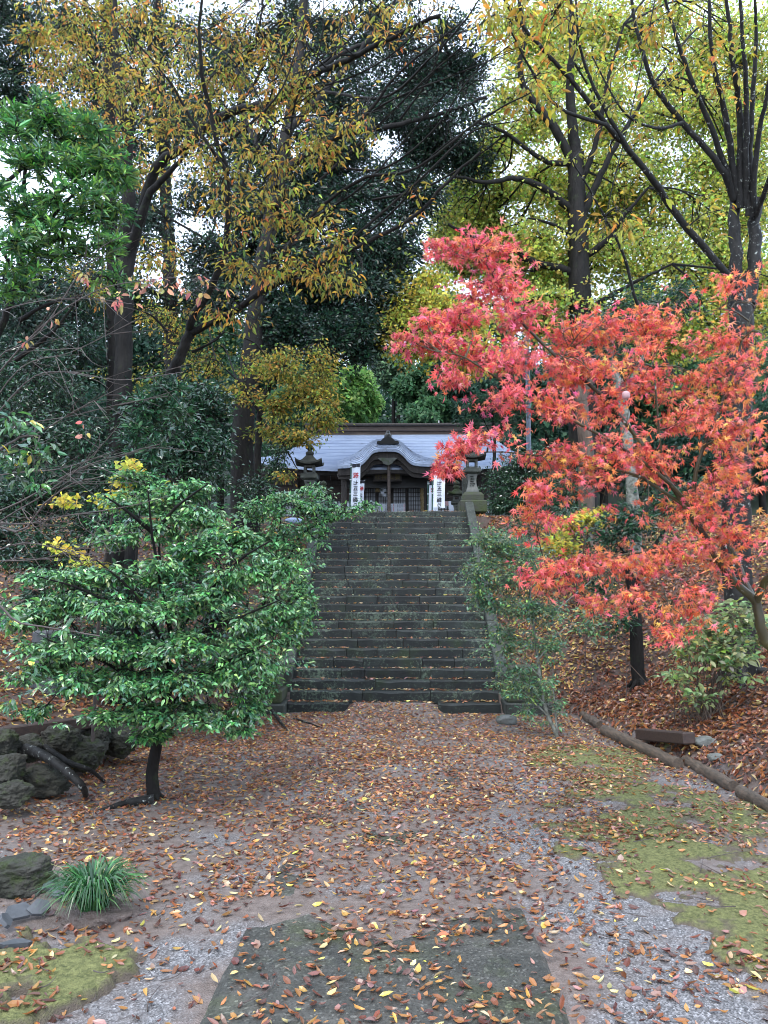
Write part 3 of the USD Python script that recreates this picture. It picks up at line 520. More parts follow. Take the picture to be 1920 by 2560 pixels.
put(t, 'bell', lathe(p[0], p[1], [(0.03, p[2] + 0.16), (0.1, p[2] + 0.1), (0.11, p[2]), (0.05, p[2] - 0.06)], 12), MAT['ink_gold'], smooth=True)
def notice(label, px0, px1, py0, py1, Y, cols, seed):
    a_, b_ = at(px0, py1, Y), at(px1, py0, Y); Rr = rng(seed)
    t = thing('notice_board', label, 'notice', ((a_[0] + b_[0]) / 2, Y, a_[2]))
    put(t, 'sheet', cbox(a_[0], b_[0], Y - 0.02, Y, max(a_[2] - 0.1, ZT + 0.02), b_[2], 0.004), MAT['paper'])
    W_, H_ = b_[0] - a_[0], b_[2] - a_[2]
    for k, m in enumerate(cols):
        if not m: continue
        x = b_[0] - W_ * (k + 0.5) / len(cols); z = b_[2] - 0.05 * H_; bits = []
        while z > a_[2] + 0.1 * H_:
            hh = H_ * 0.06; w_ = W_ / len(cols) * (0.22 + 0.12 * Rr.random())
            if Rr.random() > 0.15: bits += [box(x - w_, x + w_, Y - 0.0235, Y - 0.0205, z - hh * 0.3, z), box(x - w_ * 0.7, x + w_ * 0.7, Y - 0.0236, Y - 0.0206, z - hh * 0.85, z - hh * 0.5)]
            z -= hh * 1.35
        if bits: put(t, 'text_column', cat_(bits), MAT[m])
notice('white notice with red heading column, right of the bell rope', 976, 1013, 1259, 1287, WY - 0.5, ['ink_red', 'ink_blue', 'ink_blue', 'ink_black', None, 'ink_red', 'ink_blue'], 1)
notice('white notice with dark writing, left of the bell rope', 930, 967, 1259, 1287, WY - 0.5, ['ink_black', None, 'ink_blue', 'ink_black', None, 'ink_blue', None], 2)
notice('narrow pale notice sheet with a dark picture, left of the left banners', 846, 858, 1259, 1287, WY - 0.6, [None, 'ink_blue', None], 3)
notice('blank white notice sheet directly beside the left tall banner pole', 860, 873, 1258, 1287, WY - 0.6, [None, None], 4)
t = thing('folded_sheet', 'white and pink paper sheet hanging right of the right banners', 'sheet', at(1126, 1285, 21))
a_, b_ = at(1113, 1253, 22.6), at(1136, 1285, 22.6)
put(t, 'white_side', extrude_y([(a_[0] + 0.1, a_[2]), (b_[0], a_[2]), (b_[0], a_[2] - 0.22), (b_[0] - 0.09, b_[2]), (a_[0] + 0.12, b_[2] + 0.1)], 22.6, 22.605), MAT['paper'])
put(t, 'pink_side', extrude_y([(a_[0], a_[2]), (a_[0] + 0.095, a_[2]), (a_[0] + 0.095, a_[2] - 0.14), (a_[0], a_[2] - 0.12)], 22.6, 22.605), MAT['globe'])

# banners, seen from behind, so their writing is reversed
def banner(label, tl, tr, bl, br, Y, size, pole, text, side):
    P = [at(*p, Y) for p in (tl, tr, br, bl)]
    pp = [at(pole[0], tl[1] - 5, Y), at(pole[1], bl[1], Y)]; pp[1] = np.array([pp[1][0], Y, ZT])
    t = thing('banner', label, 'banner', pp[1], 'white banners on green poles above the stairs')
    n = 16; rows = []
    for k in range(n + 1):
        s = k / n; l, r = P[0] * (1 - s) + P[3] * s, P[1] * (1 - s) + P[2] * s
        for m in range(7): q = l + (r - l) * m / 6; rows.append(q + np.array([0, 0.012 * math.sin(m * 1.3 + k * 0.5) - 0.0, 0]))
    v = np.array(rows); f = np.array([(k * 7 + m, k * 7 + m + 1, k * 7 + 8 + m, k * 7 + 7 + m) for k in range(n) for m in range(6)])
    put(t, 'cloth', cat_([(v, f), (v + (0, 0.003, 0), f[:, ::-1])]), MAT['banner_cloth'], smooth=True)
    put(t, 'pole', tube(pp, [0.018, 0.018], 8), MAT['green_pole'])
    put(t, 'crossbar', tube([P[0] + (-0.06, 0.0, 0.03), P[1] + (0.02, 0.0, 0.03)], [0.008, 0.008], 6), MAT['white_plastic'])
    for fx in (0.25, 0.72):
        q = P[0] + (P[1] - P[0]) * fx; put(t, 'loop', cbox(q[0] - 0.05, q[0] + 0.05, Y - 0.022, Y + 0.012, q[2] - 0.05, q[2] + 0.035, 0.004), MAT['ink_black'])
    for fz in (0.02, 0.33, 0.66):
        q = P[0] + (P[3] - P[0]) * fz; put(t, 'clip', cbox(q[0] - 0.05, q[0] + 0.012, Y - 0.02, Y + 0.02, q[2] - 0.012, q[2] + 0.012, 0.003), MAT['white_plastic'])
    c = (P[0] + P[1]) / 2; d_ = (P[3] + P[2]) / 2 - c
    for txt, m, s0, sz in text:
        g = glyphs(txt, sz, True, True)
        if g:
            v = g[0].copy(); z = -v[:, 2] / -d_[2] * 1.0
            fr = s0 + np.abs(v[:, 2]) / abs(d_[2]); v = v + c + (0, -0.02, 0); v[:, 2] += d_[2] * s0; v[:, 0] += d_[0] * fr
            put(t, 'lettering', (v, g[1]), MAT[m])
main_text = [('祝', 'ink_red', 0.13, 0.15), ('七五三詣り', 'ink_black', 0.31, 0.135)]
small_text = [('祝', 'ink_red', 0.10, 0.13), ('七五三', 'ink_black', 0.32, 0.07), ('詣り', 'ink_black', 0.78, 0.17)]
banner('tall white banner left of the doors with red and black brush characters', (880, 1164), (901, 1162), (877, 1272), (899, 1276), 20.0, 0.1, (878, 874), main_text, -1)
banner('shorter white banner half hidden behind the left tall banner', (897, 1205), (911, 1203), (896, 1290), (908, 1290), 22.0, 0.1, (896, 895), small_text, -1)
banner('tall white banner right of the doors partly covered by maple leaves', (1085, 1166), (1113, 1166), (1083, 1268), (1112, 1270), 20.0, 0.1, (1082, 1080), main_text, 1)
banner('shorter white banner left of the right tall banner', (1073, 1208), (1092, 1208), (1071, 1290), (1096, 1290), 21.5, 0.1, (1070, 1068), small_text, 1)

# ------------------------------------------------------------------ stone lanterns
def tented(cx, cyy, hw, z, h, lift, th, top=0.16, n=16):
    u = np.linspace(-1, 1, n + 1); A, B = np.meshgrid(u, u, indexing='ij'); m = np.maximum(np.abs(A), np.abs(B)); k = np.abs(A * B)
    Zt = z + h * (1 - np.clip((m - top) / (1 - top), 0, 1)) ** 1.7 + lift * k ** 2 * m ** 3 + th; Zb = z + lift * k ** 2 * m ** 3 - 0.0 * m + 0.25 * th * (1 - m)
    v = np.vstack([np.stack([cx + hw * A, cyy + hw * B, Z], -1).reshape(-1, 3) for Z in (Zt, Zb)])
    i, j = np.meshgrid(np.arange(n), np.arange(n), indexing='ij'); a = (i * (n + 1) + j).ravel(); s = (n + 1) ** 2
    q = np.stack([a, a + n + 1, a + n + 2, a + 1], 1); f = [q, q[:, ::-1] + s]
    rim = [(r * (n + 1)) for r in range(n + 1)] + [n * (n + 1) + c for c in range(1, n + 1)] + [r * (n + 1) + n for r in range(n - 1, -1, -1)] + [c for c in range(n - 1, 0, -1)]
    rim = np.array(rim); nx = np.roll(rim, -1); f.append(np.stack([rim, rim + s, nx + s, nx], 1))
    return v, np.vstack(f)
def lantern(label, cx, cyy, zb, s, roofm='dark_stone', base_block=None, round_top=False, rot=0.0):
    t = thing('stone_lantern', label, 'stone lantern', (cx, cyy, zb))
    z = zb
    if base_block: put(t, 'plinth', cbox(cx - base_block[0], cx + base_block[0], cyy - base_block[0], cyy + base_block[0], z, z + base_block[1], 0.03), MAT['moss_stone'], smooth=25); z += base_block[1] + 0.002
    put(t, 'base', square_loft(cx, cyy, [(0.27 * s, z), (0.27 * s, z + 0.14 * s), (0.20 * s, z + 0.22 * s)]), MAT['moss_stone' if base_block else 'parapet_stone'], smooth=20); z += 0.222 * s
    prof = [(0.155 * s, z), (0.15 * s, z + 0.06 * s), (0.12 * s, z + 0.14 * s), (0.10 * s, z + 0.24 * s), (0.10 * s, z + 0.34 * s), (0.125 * s, z + 0.44 * s), (0.13 * s, z + 0.47 * s)]
    col = put(t, 'shaft', square_loft(cx, cyy, prof), MAT['grey_stone'], smooth=20); z += 0.472 * s
    rel = []
    Rr = rng(int(abs(cx) * 100))
    for k in range(5):
        zz = prof[2][1] + (k + 0.3) * 0.06 * s
        for m in range(3): xx = cx + (Rr.random() - 0.5) * 0.1 * s; rel.append(box(xx - 0.02 * s, xx + 0.02 * s, cyy - 0.128 * s, cyy - 0.095 * s, zz, zz + 0.016 * s))
    put(col, 'carving', cat_(rel), MAT['dark_stone'])
    put(t, 'platform', square_loft(cx, cyy, [(0.13 * s, z), (0.20 * s, z + 0.04 * s), (0.21 * s, z + 0.05 * s), (0.21 * s, z + 0.15 * s), (0.19 * s, z + 0.16 * s)]), MAT['parapet_stone'], smooth=20); z += 0.162 * s
    fb = [cbox(cx + a_ * 0.11 * s - 0.028 * s, cx + a_ * 0.11 * s + 0.028 * s, cyy + b_ * 0.11 * s - 0.028 * s, cyy + b_ * 0.11 * s + 0.028 * s, z, z + 0.2 * s, 0.005) for a_ in (-1, 1) for b_ in (-1, 1)]
    fb += [cbox(cx - 0.14 * s, cx + 0.14 * s, cyy - 0.14 * s, cyy + 0.14 * s, z + 0.175 * s, z + 0.225 * s, 0.005), cbox(cx - 0.138 * s, cx + 0.138 * s, cyy - 0.138 * s, cyy + 0.138 * s, z - 0.001, z + 0.03 * s, 0.005)]
    put(t, 'fire_box', cat_(fb), MAT['grey_stone'], smooth=20); z += 0.224 * s
    put(t, 'cap', tented(cx, cyy, 0.34 * s, z, 0.26 * s, 0.10 * s, 0.05 * s), MAT[roofm], smooth=35); z += 0.28 * s
    if round_top: pr = [(0.14, 0), (0.15, 0.06), (0.11, 0.09), (0.07, 0.11), (0.12, 0.15), (0.13, 0.2), (0.09, 0.26), (0.02, 0.3)]
    else: pr = [(0.10, 0), (0.11, 0.06), (0.06, 0.1), (0.05, 0.13), (0.11, 0.17), (0.10, 0.2), (0.05, 0.26), (0.012, 0.34)]
    put(t, 'finial', lathe(cx, cyy, [(r * s, z + q * s) for r, q in pr]), MAT[roofm], smooth=35)
    return t
p = at(773, 1290, 19.0); lantern('tall stone lantern on the left at the top of the stairs', p[0], 19.0, ZT + 0.02, 0.97, base_block=(0.33, 0.16))
p = at(1181, 1290, 19.0); lantern('tall stone lantern on the right at the stair top under maple leaves', p[0], 19.0, ZT + 0.02, 0.97, base_block=(0.34, 0.30))
p = at(808, 1290, 21.5); lantern('small mossy stone lantern with ball top right of the left tall lantern', p[0], 21.5, ZT + 0.02, 0.72, 'moss_stone', None, True)
p = at(1142, 1290, 21.5); lantern('small stone lantern between right banners and the right tall lantern', p[0], 21.5, ZT + 0.02, 0.72, 'moss_stone', None, True)
a_ = at(1155, 1178, 19.8); b_ = at(1172, 1290, 19.8)
put(WORLD, 'stone_stele', extrude_y([(a_[0], ZT), (b_[0], ZT), (b_[0], a_[2] + 0.03), (b_[0] - 0.05, a_[2] + 0.06), (a_[0], a_[2])], 19.72, 19.9), MAT['parapet_stone'], label='upright grey stone slab behind the right tall lantern', cat='stone slab')
p = at(735, 1302, 17.2)
put(WORLD, 'blue_sheet', rock((p[0], 17.2, p[2]), (0.2, 0.15, 0.07), 4, 2, 0.3), MAT['blue_sheet'], smooth=True, label='pale blue plastic sheet lying left of the upper stairs', cat='sheet')
a_ = at(1318, 800, 26); b_ = at(1324, 1230, 26)
put(WORLD, 'utility_pole', tube([(b_[0], 26, ZT), (b_[0], 26, ZT + 3), a_], [0.09, 0.085, 0.07], 12), MAT['steel_pole'], smooth=35, label='slim grey metal pole standing right of the shrine roof', cat='pole')
pts = spline([at(1650, -60, 9), at(1600, 180, 9.5), at(1562, 347, 10), at(1530, 470, 10.4), at(1505, 600, 11)], 30)
put(WORLD, 'cable', tube(pts, np.full(30, 0.008), 5), MAT['wire'], label='thin black cable slanting down through the upper right trees', cat='cable')

# ------------------------------------------------------------------ border logs, beams, rocks
def log(name, label, a, b, r, mat='log_wood', seed=0, group=None, cat='log'):
    P = spline([a, b], 26); P[1:-1] += 0.006 * rng(seed).normal(size=(24, 3)); v, f = tube(P, r * np.linspace(1.06, 0.92, 26), 14, 0.2, seed, 7)
    t = thing(name, label, cat, a, group); put(t, 'wood', (v, f), MAT[mat], smooth=50)
def gl(px, py): return ground_at(px, py)
for k, (a, b, lab, r) in enumerate((((1403, 1764), (1500, 1822), 'farthest round border log, nearest the stair foot', 0.066), ((1512, 1836), (1696, 1922), 'long round border log with the square timber lying behind it', 0.07), ((1712, 1910), (1836, 1980), 'rotting flaky border log in front of the grey stones', 0.062), ((1850, 1990), (1960, 2046), 'nearest border log, broken, at the right picture edge', 0.055))):
    p, q = gl(*a), gl(*b); log('border_log', lab, p + (0, 0, r * 0.75), q + (0, 0, r * 0.75), r, seed=k)
p, q = gl(1375, 1760), gl(1330, 1735)
log('border_log', 'short thin log stub beside the right stair pedestal', p + (0.02, 0, 0.08), p + (-0.05, 0.9, 0.1), 0.06, seed=9)
def beam(label, a, b, w, h, mat='beam_wood'):
    d = unit(b - a); s = unit(np.cross(d, [0, 0, 1.0])); u_ = np.cross(s, d); L = np.linalg.norm(b - a)
    v, f = cbox(0, L, -w / 2, w / 2, 0, h, 0.012); t = thing('timber', label, 'timber', a)
    n = meshkit.fbm(v * 6, 3, 2)[:, None] * 0.01
    put(t, 'wood', (a + v[:, :1] * d + v[:, 1:2] * s + (v[:, 2:] + n) * u_, f), MAT[mat])
p, q = at(1603, 1850, 9.75), at(1728, 1908, 8.75); p[2] = land(p[0], p[1]) + 0.10; q[2] = land(q[0], q[1]) + 0.10
beam('short square dark timber lying on the leaves behind the border log', p, q, 0.15, 0.13)
p = at(-60, 1850, 7.65); q = at(285, 1800, 8.75)
beam('long reddish timber laid along the top of the left rocks', p - (0, 0, 0.05), q - (0, 0, 0.05), 0.13, 0.13)
RK = [((15, 1925), (0.2, 0.2, 0.17), 'leftmost rounded mossy rock under the timber end'), ((115, 1950), (0.26, 0.2, 0.17), 'broad mossy rock below the thick crawling root'), ((215, 1885), (0.24, 0.2, 0.2), 'mossy rock behind the thin running root'), ((62, 1872), (0.19, 0.16, 0.15), 'dark rock wedged under the root top'),
      ((300, 1850), (0.26, 0.2, 0.2), 'shaded rock behind the camellia trunk'), ((30, 1985), (0.19, 0.16, 0.13), 'low rock at the left edge nearest the viewer'), ((150, 1850), (0.22, 0.18, 0.17), 'upper rock tucked right under the long timber'), ((375, 1838), (0.22, 0.18, 0.15), 'small rock in the shade right of the camellia trunk'),
      ((0, 1860), (0.2, 0.18, 0.16), 'rock at the left picture edge touching the timber'), ((240, 1835), (0.2, 0.18, 0.16), 'rock right below the middle of the long timber')]
for k, (pp, r, lab) in enumerate(RK):
    Yb = float(np.interp(pp[0], [0, 300], [7.35, 8.75])) - (pp[1] - 1860) * 0.006; p = at(pp[0], pp[1], Yb); p[2] = max(p[2], r[2] * 0.55); put(WORLD, 'boulder', rock((p[0], p[1], p[2]), np.array(r) * 0.88, k + 3, 5, 0.5), MAT['rock_moss'], smooth=40, label=lab, cat='boulder')
p = gl(25, 2235); put(WORLD, 'boulder', rock((p[0], p[1] + 0.1, 0.07), (0.24, 0.2, 0.13), 17, 5, 0.4), MAT['rock_moss'], smooth=40, label='flat topped grey stone at left edge beside the slate pieces', cat='boulder')
p = at(115, 1615, 9.8); put(WORLD, 'stone_marker', cbox(p[0] - 0.17, p[0] + 0.17, 9.75, 9.9, land(p[0], 9.8) - 0.1, p[2] + 0.2, 0.03), MAT['slate'], label='plain grey upright stone marker behind the camellia on the left bank', cat='stone marker')
Rr = rng(5)
for k, (px, py, w, d, rz, lab) in enumerate(((95, 2290, 0.11, 0.07, 20, 'square slate piece standing tilted left of the grass tuft'), (150, 2255, 0.09, 0.06, -30, 'small slate piece behind the square one'), (45, 2300, 0.13, 0.08, 50, 'broken slate piece nearest the flat topped stone'), (40, 2372, 0.15, 0.05, 8, 'long thin slate piece lying flat beside the moss cushion'), (120, 2240, 0.08, 0.05, 75, 'slate chip touching the back of the grass tuft'), (10, 2325, 0.1, 0.06, 110, 'dark slate piece at the left picture edge'))):
    p = gl(px, py); n = 6; an = np.sort(Rr.random(n)) * 2 * np.pi; w, d = w * 0.62, d * 0.75; pl = [(w * math.cos(t_), d * math.sin(t_)) for t_ in np.linspace(0, 2 * np.pi, n, endpoint=False) + (Rr.random(n) - 0.5) * 0.7]
    from shapely.geometry import Polygon
    m = trimesh.creation.extrude_polygon(Polygon(pl).convex_hull, 0.022, engine='earcut')
    m.apply_transform(trimesh.transformations.euler_matrix(math.radians(0 if k == 3 else 22 + 28 * Rr.random()), math.radians(12 * (Rr.random() - 0.5)), math.radians(rz)))
    m.apply_translation((p[0], p[1], rough_land(np.array(p[0]), np.array(p[1])) + 0.02 + (0.0 if k == 3 else 0.03)))
    put(WORLD, 'slate_piece', m, MAT['slate'], label=lab, cat='slate')
for k, (px, py, s, lab) in enumerate(((1768, 1915, 0.09, 'grey fist-sized stone above the flaky log'), (1730, 1905, 0.07, 'small pale stone at the joint of two border logs'), (1790, 1940, 0.06, 'flat grey stone behind the flaky border log'), (1265, 1810, 0.12, 'rough lump of stone and root below the right pedestal'))):
    p = gl(px, py); put(WORLD, 'stone', rock((p[0], p[1], land(p[0], p[1]) + s * 0.4), (s * 1.3, s, s * 0.7), 30 + k, 3, 0.4), MAT['grey_stone'], smooth=40, label=lab, cat='stone')
def root(label, pts, r0, r1, seed):
    P = spline(pts, 26); t = thing('exposed_root', label, 'root', pts[0]); put(t, 'bark', tube(P, np.linspace(r0, r1, 26), 8, 0.2, seed, 6), MAT['bark_grey'], smooth=60)
root('thick dark root crawling over the left boulders', [at(20, 1858, 7.7), at(90, 1880, 7.35), at(150, 1915, 7.1), at(205, 1965, 6.95), ground_at(215, 1990)], 0.055, 0.025, 1)
root('thin root running right from the boulders to the soil', [at(110, 1868, 7.6), at(170, 1905, 7.5), at(225, 1925, 7.5), ground_at(262, 1955)], 0.035, 0.015, 2)
root('low root beside the camellia trunk foot', [ground_at(385, 2010) + (0, 0, 0.04), ground_at(320, 2015) + (0, 0, 0.03), ground_at(240, 2030)], 0.05, 0.015, 3)
root('pale twisted root in front of the left pedestal', [ground_at(660, 1765) + (0, 0, .12), ground_at(690, 1800) + (0, 0, 0.06), ground_at(720, 1830)], 0.035, 0.015, 4)
root('straight stick-like root lying before the stair foot', [ground_at(735, 1800) + (0, 0, 0.02), ground_at(770, 1812) + (0, 0, 0.03), ground_at(805, 1822) + (0, 0, 0.01)], 0.02, 0.01, 5)

# ------------------------------------------------------------------ leaves and trees
LEAF2 = (np.array([(0, 0, 0), (0.5, 0.5, 0.10), (1, 0, -0.06), (0.5, -0.5, 0.10)]), np.array([(0, 2, 1), (0, 3, 2)]))
LEAF6 = (np.array([(0, 0, 0), (0.28, 0.42, 0.09), (0.68, 0.36, 0.04), (1, 0, -0.14), (0.68, -0.36, 0.04), (0.28, -0.42, 0.09), (0.48, 0, 0)]), np.array([(0, 6, 1), (1, 6, 2), (2, 6, 3), (3, 6, 4), (4, 6, 5), (5, 6, 0)]))
def star():
    v = [(0, 0, 0)]; tips = [(-125, 0.42), (-78, 0.72), (-36, 0.95), (0, 1.0), (36, 0.95), (78, 0.72), (125, 0.42)]
    for k, (a, r) in enumerate(tips):
        t = math.radians(a); v.append((r * math.cos(t), r * math.sin(t), -0.22 * r * r))
        if k < 6:
            t2 = math.radians((a + tips[k + 1][0]) / 2); v.append((0.30 * math.cos(t2), 0.30 * math.sin(t2), 0.03))
    n = len(v) - 1
    return np.array(v), np.array([(0, k, k + 1) for k in range(1, n)])
STAR = star(); STAR_B = (STAR[0] * [1, 0.8, 1] + np.stack([0 * STAR[0][:, 0], 0 * STAR[0][:, 0], -0.35 * np.abs(STAR[0][:, 1])], 1), STAR[1]); STAR_C = (STAR[0] * [0.9, 1, 1] + np.stack([0 * STAR[0][:, 0], 0 * STAR[0][:, 0], 0.3 * STAR[0][:, 1] ** 2 - 0.25 * STAR[0][:, 0] ** 2], 1), STAR[1])
FAN = (np.array([(0, 0, 0), (0.7, 0.55, 0.05), (0.95, 0.3, 0), (0.85, 0, -0.04), (0.95, -0.3, 0), (0.7, -0.55, 0.05)]), np.array([(0, 2, 1), (0, 3, 2), (0, 4, 3), (0, 5, 4)]))
def frames(D, N):
    D = unit(D); S = unit(np.cross(N, D)); return D, S, np.cross(D, S)
def leaves(P, D, N, L, W, tpl):
    D, S, N = frames(D, N); t, f = tpl; n, k = len(P), len(t)
    L = np.broadcast_to(L, (n,))[:, None, None]; W = np.broadcast_to(W, (n,))[:, None, None]
    V = P[:, None] + L * t[None, :, :1] * D[:, None] + W * t[None, :, 1:2] * S[:, None] + L * t[None, :, 2:] * N[:, None]
    return V.reshape(-1, 3), (f[None] + (np.arange(n) * k)[:, None, None]).reshape(-1, 3)
def tints(n, pal, R, jit=0.25):
    w = np.array([p[3] for p in pal], float); c = np.array([p[:3] for p in pal])[R.choice(len(pal), n, p=w / w.sum())]
    return np.clip(c * np.exp(R.normal(0, jit, (n, 1))) * np.exp(R.normal(0, 0.08, (n, 3))), 0, 0.9)

class Tree:
    def __init__(s, name, label, cat, base, bark, seed, group=None):
        s.t = thing(name, label, cat, base, group); s.bark, s.R, s.seed = bark, rng(seed), seed
        s.samp, s.P, s.tw, s.lv = [], [], [], []
    def limb(s, pts, r0, r1, name='branch', sides=9, bump=0.12, keep=True):
        n = max(8, int(sum(np.linalg.norm(np.diff(np.array(pts), axis=0), axis=1)) / max(0.12, r0 * 1.2))); n = min(n, 70)
        P = spline(pts, n); P[1:-1] += s.R.normal(0, 1, (n - 2, 3)) * min(0.10 * r0, 0.012)
        put(s.t, name, tube(P, np.linspace(r0, r1, n), sides, bump, s.seed, 4), MAT[s.bark], smooth=60)
        s.samp.append(P); return P
    def roots(s, base, r, n=6):
        for k in range(n):
            a = 2 * np.pi * (k + s.R.random() * 0.6) / n; d = np.array([math.cos(a), math.sin(a), 0])
            e = base + d * r * 2.6; e[2] = land(e[0], e[1]) - 0.03
            put(s.t, 'root', tube(spline([base + (0, 0, r * 1.8), base + d * r * 0.9 + (0, 0, r * 0.5), e], 8), np.linspace(r * 0.55, r * 0.12, 8), 7, 0.15, k), MAT[s.bark], smooth=60)
    def foliage(s, blobs, clumps, per, L, asp, tpl, pal, mat_unused=None, spread=0.14, droop=0.3, up=0.6, twl=0.35, twr=0.004, freq=2.2, thr=0.42, br=0.014, nsec=4, jit=0.25, pal_noise=None, lift=0.0, flat=0.5, soft=0.6):
        R = s.R; S = np.vstack(s.samp) if s.samp else np.zeros((0, 3)); tree = cKDTree(S) if len(S) else None
        for b in blobs:
            x, y, Y, rx, ry, rY = b[:6]; w = b[6] if len(b) > 6 else 1.0
            c = at(x, y, Y); rad = np.array([rx / FPX * Y, rY, ry / FPX * Y]); n = int(clumps * w)
            q = R.normal(size=(n * 4, 3)); q = np.where(R.random((n * 4, 1)) < soft, q * 0.52, unit(q) * R.random((n * 4, 1)) ** 0.42); p = c + q * rad
            g = meshkit.fbm(p * freq, 3, s.seed) > thr; p = p[g][:n]
            if len(p) == 0: continue
            sub = []
            if tree is not None:
                near = S[tree.query(c)[1]]
                def br_(a, e, r):
                    m = (a + e) / 2 + R.normal(0, 0.12, 3) * np.linalg.norm(e - a) + (0, 0, 0.08 * np.linalg.norm(e - a))
                    P = spline([a, m, e], 14); s.tw.append((P[None], np.linspace(r, r * 0.35, 14)[None])); sub.append(P); return P
                P0 = br_(near, c + R.normal(0, 0.2, 3) * rad, br)
                for _ in range(nsec):
                    e = c + unit(R.normal(size=3)) * rad * (0.6 + 0.3 * R.random()); br_(P0[int(R.integers(4, 13))], e, br * 0.55)
                Q = np.vstack(sub + [S]); qi = cKDTree(Q).query(p)[1]; o = Q[qi]
                d = p - o; dist = np.linalg.norm(d, axis=1, keepdims=True); st = p - d * np.minimum(1, twl * (0.7 + 0.9 * R.random((len(p), 1))) / (dist + 1e-6))
            else: st = p - unit(R.normal(size=p.shape)) * twl
            mid = (st + p) / 2 + R.normal(0, 0.05, p.shape) * twl + (0, 0, 0.06 * twl)
            u = np.linspace(0, 1, 4)[None, :, None]; T = (1 - u) ** 2 * st[:, None] + 2 * u * (1 - u) * mid[:, None] + u**2 * p[:, None]
            if twr: s.tw.append((T, np.broadcast_to(np.linspace(twr, twr * 0.4, 4), T.shape[:2])))
            k = R.integers(max(1, per // 2), per + per // 2 + 1, len(p)); idx = np.repeat(np.arange(len(p)), k); m = len(idx)
            uu = (0.25 + 0.8 * R.random(m))[:, None]; B = (1 - uu) ** 2 * st[idx] + 2 * uu * (1 - uu) * mid[idx] + uu**2 * p[idx]
            td = unit(p - st)[idx]; side = R.normal(size=(m, 3)); side[:, 2] *= flat
            D = unit(td * 0.5 + unit(side) * 0.9 + np.array([0, 0, -droop]) * (0.4 + R.random((m, 1))))
            B = B + unit(side) * spread * R.random((m, 1)) ** 0.7 * np.array([1, 1, flat]) + (0, 0, lift)
            N = unit(R.normal(size=(m, 3)) * (1 - up) + np.array([0, 0, 1.0]) * up + 1e-3)
            ll = L * np.exp(R.normal(0, 0.2, m)); col = tints(m, pal, R, jit) * np.exp(R.normal(0, 0.13, (len(p), 3)))[idx] * np.exp(R.normal(0, 0.15, (len(p), 1)))[idx]; col = np.clip(col, 0, 0.9)
            ww = ll * asp * np.exp(R.normal(0, 0.12, m))
            if isinstance(tpl, list):
                pick = R.integers(0, len(tpl), m)
                for z_ in range(len(tpl)):
                    g = pick == z_
                    if g.any(): s.lv.append((B[g], D[g], N[g], ll[g], ww[g], col[g], tpl[z_]))
            else: s.lv.append((B, D, N, ll, ww, col, tpl))
    def finish(s, mat, single=0, leafname='leaf', sides=3):
        if s.tw:
            bytub = [batch_tubes(P, R_, sides if P.shape[1] < 10 else 5) for P, R_ in s.tw]
            put(s.t, 'twigs', cat_(bytub), MAT[s.bark], kind='stuff')
        if not s.lv: return s
        parts, cols = [], []
        for B, D, N, L, W, C, tpl in s.lv:
            if single:
                d = np.linalg.norm(B - CAM, axis=1) / L
                take = np.argsort(d)[: max(1, int(single * len(B) / sum(len(x[0]) for x in s.lv)))]
                for i_ in take:
                    v, f = leaves(B[i_:i_ + 1], D[i_:i_ + 1], N[i_:i_ + 1], L[i_:i_ + 1], W[i_:i_ + 1], tpl)
                    put(s.t, leafname, (v, f), MAT[mat], tint=np.repeat(C[i_:i_ + 1], len(v), 0))
                mk = np.ones(len(B), bool); mk[take] = False; B, D, N, L, W, C = B[mk], D[mk], N[mk], L[mk], W[mk], C[mk]
            if len(B) == 0: continue
            parts.append(leaves(B, D, N, L, W, tpl)); cols.append(np.repeat(C, len(tpl[0]), 0))
        if not parts: return s
        put(s.t, 'crown', cat_(parts), MAT[mat], tint=np.vstack(cols), kind='stuff'); return s
def base_at(px, Y): p = at(px, 1400, Y); p[2] = land(p[0], Y); return p
def dsc(l): return [(x * K, y * K, Y, rx * K, ry * K, rY, *r) for x, y, Y, rx, ry, rY, *r in l]

# --- red maple at the right edge
RED = [(0.74, 0.15, 0.11, 5), (0.78, 0.22, 0.10, 3), (0.80, 0.32, 0.09, 2), (0.72, 0.16, 0.18, 4), (0.75, 0.42, 0.09, 0.6), (0.5, 0.07, 0.06, 1.5)]
b = base_at(2010, 5.6)
t = Tree('maple_tree', 'red and orange Japanese maple leaning in from the right edge', 'maple tree', b, 'bark_maple', 101)
t.limb([b, at(1965, 1690, 5.6), at(1912, 1600, 5.6), at(1891, 1508, 5.6)], 0.04, 0.034, 'trunk')
a1 = t.limb(path3([(1891, 1508), (1845, 1462), (1797, 1407), (1766, 1345), (1730, 1296), (1654, 1175), (1504, 990), (1377, 880), (1284, 781), (1249, 718), (1215, 660)], 5.6, 5.3), 0.0297, 0.0042)
t.limb(path3([(1766, 1345), (1700, 1235), (1602, 1152), (1481, 1077), (1307, 984), (1168, 897), (1100, 880)], 5.55, 4.9), 0.0172, 0.0035)
t.limb(path3([(1720, 1270), (1591, 1189), (1458, 1166), (1307, 1134), (1180, 1130)], 5.5, 5.1), 0.0132, 0.0028)
t.limb(path3([(1730, 1296), (1738, 1192), (1759, 1117), (1816, 978), (1863, 828), (1900, 740)], 5.6, 5.4), 0.0185, 0.0056)
t.limb(path3([(1759, 1117), (1840, 1071), (1930, 1030)], 5.5, 5.2), 0.0106, 0.0042)
t.limb(path3([(1891, 1508), (1872, 1475), (1833, 1378), (1805, 1330), (1771, 1296), (1690, 1230)], 5.7, 6.2), 0.0264, 0.0084)
t.limb(path3([(1891, 1508), (1920, 1446), (1990, 1380)], 5.6, 5.3), 0.0264, 0.0210)
